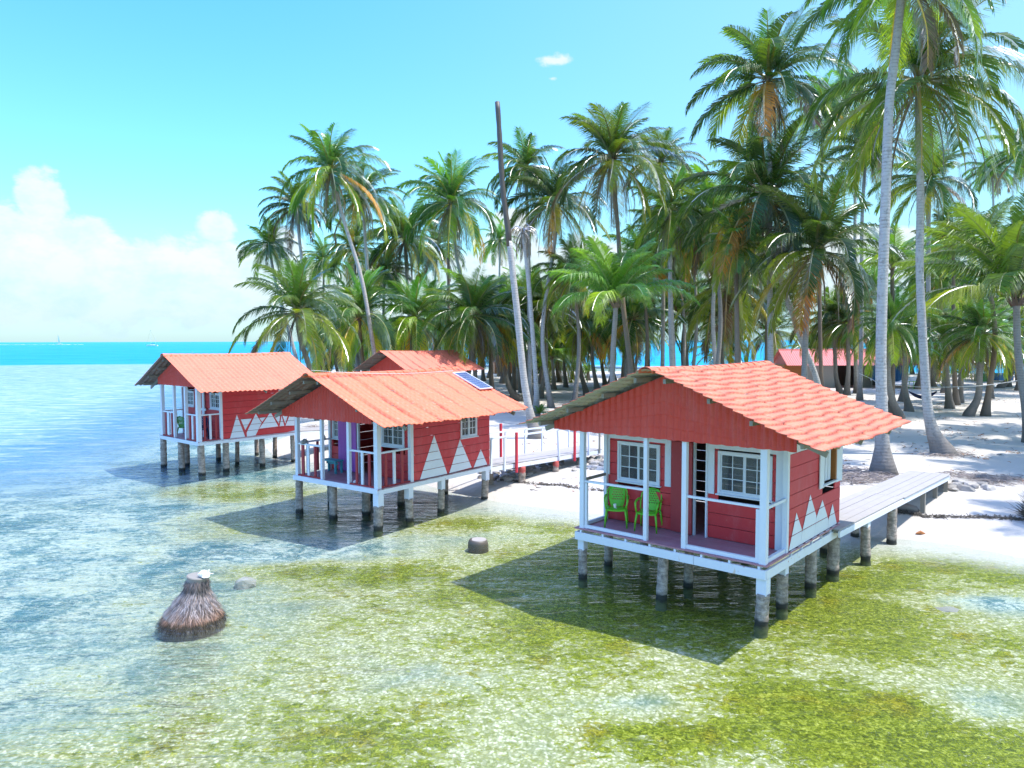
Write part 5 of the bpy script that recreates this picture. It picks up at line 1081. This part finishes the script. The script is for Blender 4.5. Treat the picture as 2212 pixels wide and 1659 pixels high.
RR = [(14.45, 23.95, .26, 0, 'grey slab closest under the far end of the bare walkway'), (14.75, 24.3, .22, 1, 'grey stone behind the first slab by the walkway end'), (15.05, 24.5, .27, 2, 'broad flat pale slab in the middle of the slab pile'), (15.4, 24.75, .24, 3, 'pale stone at the back right of the slab pile'), (15.35, 24.3, .28, 5, 'big tilted slab on the right of the slab pile'), (14.35, 23.6, .22, 4, 'low stone in front beneath the walkway end'), (14.75, 23.62, .33, 6, 'large tan flat slab at the front of the pile'), (15.5, 23.62, .22, 7, 'small stone right of the tan slab, on white sand'), (15.65, 23.95, .2, 1, 'stone at the right end of the slab pile'), (15.2, 23.95, .2, 0, 'little stone between the tan and tilted slabs'), (14.1, 24.2, .2, 2, 'stone half tucked under the walkway planks'), (15.75, 24.4, .17, 3, 'rightmost little stone of the pile beside dry roots')]
for x, y, s, mi, l in RR: rock(x, y, s, l, 'stone slabs by the bare walkway end', mi)
rock(-6.17, 16.64, .30, 'pale round stone just under the surface right of the root stump', None, 2, -.27)
rock(2.27, 12.89, .10, 'white flat stone under water at the hut shadow edge', None, 4, -.36)
rock(9.1, 15.0, .30, 'grey stone lying in the pale underwater sand patch on the right', None, 3, -.38)
rock(7.95, 17.4, .28, 'pale stone under water behind the right corner of the near hut', None, 1, -.39)
rock(1.0, 12.7, .08, 'small pale stone on the seabed below the near hut shadow tip', None, 1, -.37)
# roots, twigs, weed
def twigs(name, pts, n, rad, label, cat, m='twig', L=(.2, .6), h=.10, seed=1, kind='stuff', r=(.006, .016)):
    rn = random.Random(seed); b = MB()
    for k in range(n):
        x, y = rn.choice(pts); x += rn.gauss(0, rad); y += rn.gauss(0, rad); a = rn.random() * 6.28; l = rn.uniform(*L); z = gz(x, y) + rn.uniform(0, h); rr = rn.uniform(*r)
        p0 = Vector((x, y, z)); p2 = p0 + Vector((math.cos(a) * l, math.sin(a) * l, rn.uniform(-.05, .05))); p1 = (p0 + p2) / 2 + Vector((rn.uniform(-.08, .08), rn.uniform(-.08, .08), rn.uniform(0, .07))); b.tube([p0, p1, p2], [rr, rr * .8, rr * .3], 4)
    return tag(b.build(name, M[m]), label, cat, kind=kind)
twigs('root_debris', [(16.2, 25.7), (16.9, 25.2), (17.6, 24.8), (18.3, 24.5), (19, 24.3), (16.5, 24.8), (15.9, 25.6)], 520, .38, 'mat of dry grey roots and twigs behind the slab pile', 'dry roots', L=(.2, .7))
twigs('root_debris', [(12.6, 26.3), (12.2, 25.7), (12.9, 25.7), (11.8, 25.2), (12.0, 26.6)], 560, .33, 'tangle of exposed grey roots around the foot of the tallest palm', 'dry roots', L=(.25, .8), h=.16, seed=2)
twigs('root_debris', [(17.4, 30.2), (18.1, 30.0), (18.6, 30.5)], 120, .3, 'few dry roots at the swollen foot of the spotted palm', 'dry roots', seed=8)
SW = [(11.25, 21.61), (11.65, 21.32), (12.03, 20.96), (12.63, 20.86), (13.4, 20.68), (13.93, 20.5), (14.29, 20.32)]
SWp = [tuple(np.array(SW[i]) * (1 - f) + np.array(SW[i + 1]) * f) for i in range(6) for f in (0, .12, .25, .37, .5, .62, .75, .87)]
twigs('seaweed_line', SWp, 420, .045, 'thin dark line of dried seaweed across the white sand on the right', 'seaweed', 'weed', (.05, .18), .03, 4)
SW2 = [(-.73, 26.85), (.25, 26.27), (1.01, 25.72), (1.65, 25.58), (2.28, 25.05), (3.2, 24.6)]
SWp2 = [tuple(np.array(SW2[i]) * (1 - f) + np.array(SW2[i + 1]) * f) for i in range(5) for f in (0, .12, .25, .37, .5, .62, .75, .87)]
twigs('seaweed_line', SWp2, 260, .04, 'faint dark line of seaweed on the sand below the railed walkway', 'seaweed', 'weed', (.04, .16), .02, 5)
twigs('root_debris', [(-12.2, 44), (-11.2, 42.5), (-10.3, 41.6), (-9.3, 40.5)], 200, .4, 'scattered dry sticks on the sand behind the far hut', 'dry roots', seed=6, L=(.3, 1.1))
lit = []; rl = random.Random(31)
while len(lit) < 260:
    Y_ = rl.uniform(24, 80); X_ = rl.uniform(-.1, .70) * Y_ + 3
    if sdf(np.array([X_]), np.array([Y_]))[0] > 1.0: lit.append((X_, Y_))
twigs('beach_litter', lit, 900, .5, 'fallen leaf bits, husks and sticks scattered over the sand', 'litter', 'brownwood', (.06, .35), .02, 33)
twigs('beach_litter', lit, 700, .8, 'dark leaf litter strewn under the palms', 'litter', 'weed', (.06, .4), .02, 34)
b = MB(); b.tube([(-.34, .05, .08), (-.2, .03, .12), (.1, 0, .13), (.33, -.04, .10), (.42, -.06, .05)], [.05, .12, .13, .10, .03], 9); o = b.build('driftwood_log', M['twig'], smooth=True, loc=(11.66, 21.62, gz(11.66, 21.62) - .03)); o.rotation_euler = (0, 0, -.35); tag(o, 'short dark driftwood log under the bare walkway edge', 'log')
b = MB(); b.tube([(-.12, 0, .02), (0, 0, .05), (.14, .02, .01)], [.02, .06, .02], 6); tag(b.build('dead_leaf', M['brownwood'], loc=(11.17, 19.81, gz(11.17, 19.81))), 'small tan husk lying alone on the wet white sand', 'husk')
b = MB(); b.box(-.35, .35, -.08, .08, 0, .05); o = b.build('loose_board', M['brownwood'], loc=(12.75, 26.05, gz(12.75, 26.05) + .03)); b = None; o.location = (14.15, 24.75, gz(14.15, 24.75) + .05); o.rotation_euler = (.05, .1, .3); tag(o, 'short dark red board lying beside the walkway end', 'board')
t = empty('root_clump', (14.7, 20.25, gz(14.7, 20.25)), 0, 'dark brown bristly root clump cut by the right edge', 'roots'); b = MB(); rn = random.Random(6)
for k in range(900):
    a = rn.random() * 6.28; e = rn.uniform(.1, 1.5); r0 = .28; l = rn.uniform(.12, .35); p0 = Vector((r0 * math.cos(a) * math.cos(e), r0 * math.sin(a) * math.cos(e), r0 * 1.5 * math.sin(e))); d = (p0.normalized() + Vector((rn.gauss(0, .4), rn.gauss(0, .4), rn.gauss(0, .4)))) * l; b.tube([p0 * .5, p0 + d * .5, p0 + d], [.012, .008, .003], 4)
b.build('root_strands', M['weed'], t)
# ------------------------------------------------------------------ kitchen building in the grove
t = empty('kitchen_building', (34.6, 74.0, .5), R(-2), 'long low kitchen shed with a red tin roof, deep among the palms', 'building')
b = MB(); n = 64; x0, x1 = -7.2, 6.6
for side in (-1, 1):
    P = []
    for i in range(n * 2 + 1):
        x = x0 + (x1 - x0) * i / (n * 2); z = .035 * (i % 2)
        for f in (0, 1): P.append((x, 1.4 + side * (.0 + 2.75 * f) if side < 0 else 1.4 + 2.75 * f, 3.86 - 1.52 * f + z))
    for i in range(n * 2): b.add([P[2 * i], P[2 * i + 1], P[2 * i + 3], P[2 * i + 2]], [(0, 1, 2, 3)])
r = b.build('roof', M['tin'], t); b = MB(); b.tube([(x0, 1.4, 3.88), (x1, 1.4, 3.88)], .09, 8); b.build('ridge_cap', M['tin'], r)
b = MB(); planks(b, 'v', 0, .04, -5.2, -1.9, 0, 2.45, row=2.5); b.build('tarp_wall', M['tarp'], t)
b = MB(); b.box(-1.9, 1.6, 2.9, 3.0, 0, 2.5); b.box(-5.2, 5.0, 3.0, 3.1, 0, 2.5); b.build('back_wall', M['dark'], t)
b = MB()
for k in range(16): b.box(.15 + .1 * k, .235 + .1 * k, .3, .34, 0, 2.4)
b.build('slat_wall', M['wood'], t)
b = MB(); P = []; N = 18
for i in range(N + 1): P += [(1.75 + 3.1 * i / N, -.03 + .06 * math.sin(i * 1.9), 2.35), (1.75 + 3.1 * i / N, -.03 + .10 * math.sin(i * 1.9 + .6), .75 + .1 * math.sin(i * .8))]
b.add(P, [(2 * i, 2 * i + 1, 2 * i + 3, 2 * i + 2) for i in range(N)]); b.add([(x, y + .02, z) for x, y, z in P], [(2 * i, 2 * i + 2, 2 * i + 3, 2 * i + 1) for i in range(N)]); b.build('blue_tarp', M['btarp'], t)
for x, m_ in ((-5.2, 'wood'), (-1.9, 'wood'), (.08, 'white'), (1.7, 'wood'), (4.95, 'wood')): b = MB(); b.box(x - .06, x + .06, -.06, .06, 0, 2.5); b.build('post', M[m_], t)
b = MB(); b.box(-7.0, -6.94, .1, 2.8, 0, 2.4); b.box(-7.0, -5.2, .0, .05, 0, 2.4); b.build('side_wall', M['brownwood'], t)
b = MB(); b.add([(-6.9, -1.25, 2.4), (-6.9, 4.05, 2.4), (-6.9, 1.4, 3.82)], [(0, 1, 2)]); b.add([(-6.86, -1.25, 2.4), (-6.86, 4.05, 2.4), (-6.86, 1.4, 3.82)], [(2, 1, 0)]); b.build('gable_panel', M['tin'], t)
# small thatched hut far in the middle
t = empty('thatched_hut', (-1.2, 108, .55), .2, 'tiny brown thatched hut at the far shore, between the middle trunks', 'hut')
b = MB(); b.add([(-1.6, -1.4, 0), (1.6, -1.4, 0), (1.6, 1.4, 0), (-1.6, 1.4, 0), (-1.6, -1.4, 2), (1.6, -1.4, 2), (1.6, 1.4, 2), (-1.6, 1.4, 2)], [(0, 1, 5, 4), (1, 2, 6, 5), (2, 3, 7, 6), (3, 0, 4, 7)]); b.build('wall', M['brownwood'], t)
b = MB(); b.add([(-2, -1.9, 1.8), (2, -1.9, 1.8), (2, 1.9, 1.8), (-2, 1.9, 1.8), (-1.2, 0, 3.3), (1.2, 0, 3.3)], [(0, 1, 5, 4), (1, 2, 5), (2, 3, 4, 5), (3, 0, 4), (0, 3, 2, 1)]); b.build('thatch_roof', M['twig'], t)
t = empty('beach_umbrella', (2.2, 121, .4), 0, 'little yellow green parasol on the far beach between the trunks', 'parasol')
b = MB(); b.tube([(0, 0, 0), (0, 0, 2.2)], .03, 6); b.build('pole', M['white'], t); b = MB(); b.tube([(0, 0, 1.9), (0, 0, 2.35)], [1.1, .03], 8); b.build('canopy', M['plastic'], t)
b = MB(); b.tube([(-1.4, 0, .35), (-1.0, 0, .18), (0, 0, .12), (1.0, 0, .18), (1.4, 0, .35)], [.03, .2, .27, .2, .03], 8); o = b.build('kayak', M['orange'], loc=(.9, 118, .55)); o.rotation_euler = (0, 0, .4); tag(o, 'small orange kayak pulled up on the far beach', 'kayak')
# hammocks, rope of lights, crates, table, person
def hammock(A, B, sag, w, m_, label):
    A = Vector(A); B = Vector(B); t = empty('hammock', A, 0, label, 'hammock'); d = B - A; n = 14; P = []; side = d.cross(Vector((0, 0, 1))).normalized()
    for i in range(n + 1):
        f = .12 + .76 * i / n; c = d * f - Vector((0, 0, sag * 4 * f * (1 - f))); ww = w * math.sin(math.pi * (i + .4) / (n + .8)) + .02
        for k in (-1, -.5, 0, .5, 1): P.append(c + side * ww * k - Vector((0, 0, .22 * (1 - k * k) * math.sin(math.pi * i / n))))
    b = MB(); b.add(P, [(i * 5 + k, i * 5 + k + 1, (i + 1) * 5 + k + 1, (i + 1) * 5 + k) for i in range(n) for k in range(4)]); b.add([p + Vector((0, 0, .012)) for p in P], [(i * 5 + k, (i + 1) * 5 + k, (i + 1) * 5 + k + 1, i * 5 + k + 1) for i in range(n) for k in range(4)]); b.build('hammock_cloth', M[m_], t)
    for q0, q1 in ((Vector((0, 0, 0)), P[2]), (d, P[-3])): b = MB(); b.tube([q0, q1], .014, 5); b.build('cord', M['rope'], t)
hammock((26.9, 50.2, 2.1), (29.9, 51.0, 2.0), .55, .38, 'navy', 'dark hammock tied between palms right of the tallest trunks')
hammock((52.4, 88, 2.1), (55.9, 88, 2.1), .6, .4, 'navy', 'far dark hammock against the bright water between palm trunks')
CP = [(27.3, 57.6, 2.75), (27.2, 55.5, 2.45), (26.5, 53, 2.32), (26.7, 50, 2.25), (27.1, 48, 2.28), (27.7, 46, 2.42), (28.2, 44, 2.62), (28.4, 41, 3.1), (28.9, 38.5, 3.7)]
t = empty('string_lights', CP[0], 0, 'white cable with bulbs sagging between palms above the shady sand', 'string lights'); b = MB(); cc = catmull(CP, 40); O = Vector(CP[0]); b.tube([p - O for p in cc], .02, 5); b.build('cable', M['rope'], t)
for k in (5, 10, 15, 20, 26, 32): b = MB(); p = cc[k] - O; b.tube([p, p - Vector((0, 0, .06)), p - Vector((0, 0, .12)), p - Vector((0, 0, .16))], [.015, .03, .05, .01], 8); b.build('bulb', M['bulb'], t)
def crate(loc, s, m_, label):
    b = MB(); x, y, z = s; b.box(-x, x, -y, y, 0, z * .9); b.box(-x - .03, x + .03, -y - .03, y + .03, z * .9, z); o = b.build('storage_box', M[m_], loc=loc); return tag(o, label, 'box')
crate((57.6, 86, .55), (.9, .5, .9), 'btarp', 'bright blue box on the far sand beside the seated person'); crate((54.0, 84, .55), (.7, .5, .95), 'plasticD', 'dark green box on the far sand left of the blue box')
t = empty('table', (39.4, 71.6, gz(39.4, 71.6)), .2, 'light green plastic table in front of the blue tarp', 'table'); b = MB(); b.box(-.5, .5, -.4, .4, .70, .74); b.build('table_top', M['plastic'], t)
for sx in (-.42, .42):
    for sy in (-.33, .33): b = MB(); b.tube([(sx, sy, 0), (sx * .9, sy * .9, .70)], .03, 6); b.build('leg', M['plastic'], t)
# seated person far right
t = empty('person', (58.7, 86.3, .55), R(-60), 'person in a red shirt sitting on the far sand beside the blue box', 'person')
def skin(name, J, E, m_, sub=1):
    me = bpy.data.meshes.new(name); me.from_pydata([j[:3] for j in J], E, []); o = bpy.data.objects.new(name, me); COL.objects.link(o); o.parent = t
    o.modifiers.new('skin', 'SKIN'); sv = me.skin_vertices[0].data
    for k, j in enumerate(J): sv[k].radius = (j[3], j[3])
    sv[0].use_root = True; s = o.modifiers.new('sub', 'SUBSURF'); s.levels = sub; s.render_levels = sub; me.materials.append(M[m_]); return o
J = [(0, 0, .55, .15), (0, .02, .78, .14), (0, .03, 1.0, .15), (0, .03, 1.12, .06), (0, .01, 1.22, .09), (0, .0, 1.32, .10), (.11, -.02, .52, .10), (.14, -.45, .56, .07), (.14, -.48, .12, .045), (.14, -.60, .05, .04), (-.11, -.02, .52, .10), (-.14, -.45, .56, .07), (-.14, -.48, .12, .045), (-.14, -.60, .05, .04), (.20, .03, 1.02, .055), (.27, -.10, .80, .042), (.20, -.32, .68, .032), (-.20, .03, 1.02, .055), (-.27, -.10, .80, .042), (-.20, -.32, .68, .032), (0, -.10, 1.25, .02)]
E = [(0, 1), (1, 2), (2, 3), (3, 4), (4, 5), (0, 6), (6, 7), (7, 8), (8, 9), (0, 10), (10, 11), (11, 12), (12, 13), (2, 14), (14, 15), (15, 16), (2, 17), (17, 18), (18, 19), (4, 20)]
skin('body', J, E, 'skin'); skin('shirt', [(0, 0, .52, .17), (0, .02, .78, .165), (0, .03, 1.04, .165), (.22, .03, 1.02, .07), (.27, -.04, .88, .06), (-.22, .03, 1.02, .07), (-.27, -.04, .88, .06)], [(0, 1), (1, 2), (2, 3), (3, 4), (2, 5), (5, 6)], 'redcloth')
skin('shorts', [(0, 0, .52, .165), (.11, -.05, .52, .115), (.13, -.34, .55, .09), (-.11, -.05, .52, .115), (-.13, -.34, .55, .09)], [(0, 1), (1, 2), (0, 3), (3, 4)], 'bluecloth'); skin('hair', [(0, .03, 1.30, .11), (0, .05, 1.37, .09)], [(0, 1)], 'hair')
b = MB(); b.box(-.28, .28, -.2, .2, 0, .38); tag(b.build('wooden_block', M['brownwood'], loc=(58.7, 86.3, .52)), 'wooden block seat under the person in red', 'seat')
# ------------------------------------------------------------------ sailing yachts at the horizon
def yacht(loc, rz, L, sails, label, ketch=False):
    t = empty('sailboat', loc, rz, label, 'sailboat'); b = MB(); n = 14; P = []
    for i in range(n + 1):
        f = i / n; x = L * (f - .5); w = L * .135 * math.sin(math.pi * min(1, .18 + .82 * f) ** 1.0) ** .8 if f < 1 else .02; hh = .075 * L * (1 + .35 * f * f)
        P += [(x, -w, hh), (x + .02 * L * (f - .5), -w * .7, -.3), (x + .02 * L * (f - .5), w * .7, -.3), (x, w, hh)]
    F = [(4 * i + k, 4 * (i + 1) + k, 4 * (i + 1) + k + 1, 4 * i + k + 1) for i in range(n) for k in range(3)] + [(4 * i + 3, 4 * i + 7, 4 * i + 4, 4 * i) for i in range(n)] + [(0, 1, 2, 3), (4 * n + 3, 4 * n + 2, 4 * n + 1, 4 * n)]
    b.add(P, F); b.build('hull', M['shell'], t); b = MB(); b.box(-.2 * L, .15 * L, -.07 * L, .07 * L, .07 * L, .12 * L); b.build('cabin', M['alu'], t)
    b = MB(); b.tube([(.08 * L, 0, .07 * L), (.08 * L, 0, 1.32 * L)], [.12, .07], 6); b.build('mast', M['alu'], t)
    if ketch: b = MB(); b.tube([(-.33 * L, 0, .07 * L), (-.33 * L, 0, .72 * L)], [.1, .06], 6); b.build('mast', M['alu'], t)
    b = MB(); b.tube([(.08 * L, 0, .2 * L), (-.25 * L, 0, .18 * L)], [.2, .15], 6); b.build('boom', M['navy'], t)
    for a in ((.5 * L, .1 * L), (-.5 * L, .09 * L)): b = MB(); b.tube([(a[0], 0, a[1]), (.08 * L, 0, 1.3 * L)], .05, 4); b.build('stay', M['wood'], t)
    if sails: b = MB(); b.add([(.06 * L, 0, .2 * L), (-.3 * L, .3, .2 * L), (.07 * L, 0, 1.25 * L), (.06 * L, .06, .2 * L), (-.3 * L, .36, .2 * L), (.07 * L, .06, 1.25 * L)], [(0, 1, 2), (5, 4, 3), (0, 3, 4, 1), (1, 4, 5, 2)]); b.build('sail', M['shell'], t)
yacht((-441, 900, 0), R(180 - 8), 15, False, 'white two masted sailing yacht anchored nearest, left of the far hut', True)
yacht((-925, 1500, 0), R(170), 15, True, 'tiny sailing boat farthest off on the left horizon')
rn = random.Random(4); b = MB()
for x0, x1, y in ((-1010, -880, 1380), (-860, -800, 1370), (-560, -470, 1500), (-430, -330, 1520)):
    n = 14
    for k in range(n): x = x0 + (x1 - x0) * (k + rn.random() * .6) / n; w = (x1 - x0) / n * rn.uniform(.2, .6); yy = y + rn.gauss(0, 5); b.box(x - w, x + w, yy - 6, yy + 6, -.1, rn.uniform(.15, .5))
tag(b.build('surf', M['shell']), 'broken white surf line on the far reef', 'surf', kind='stuff')
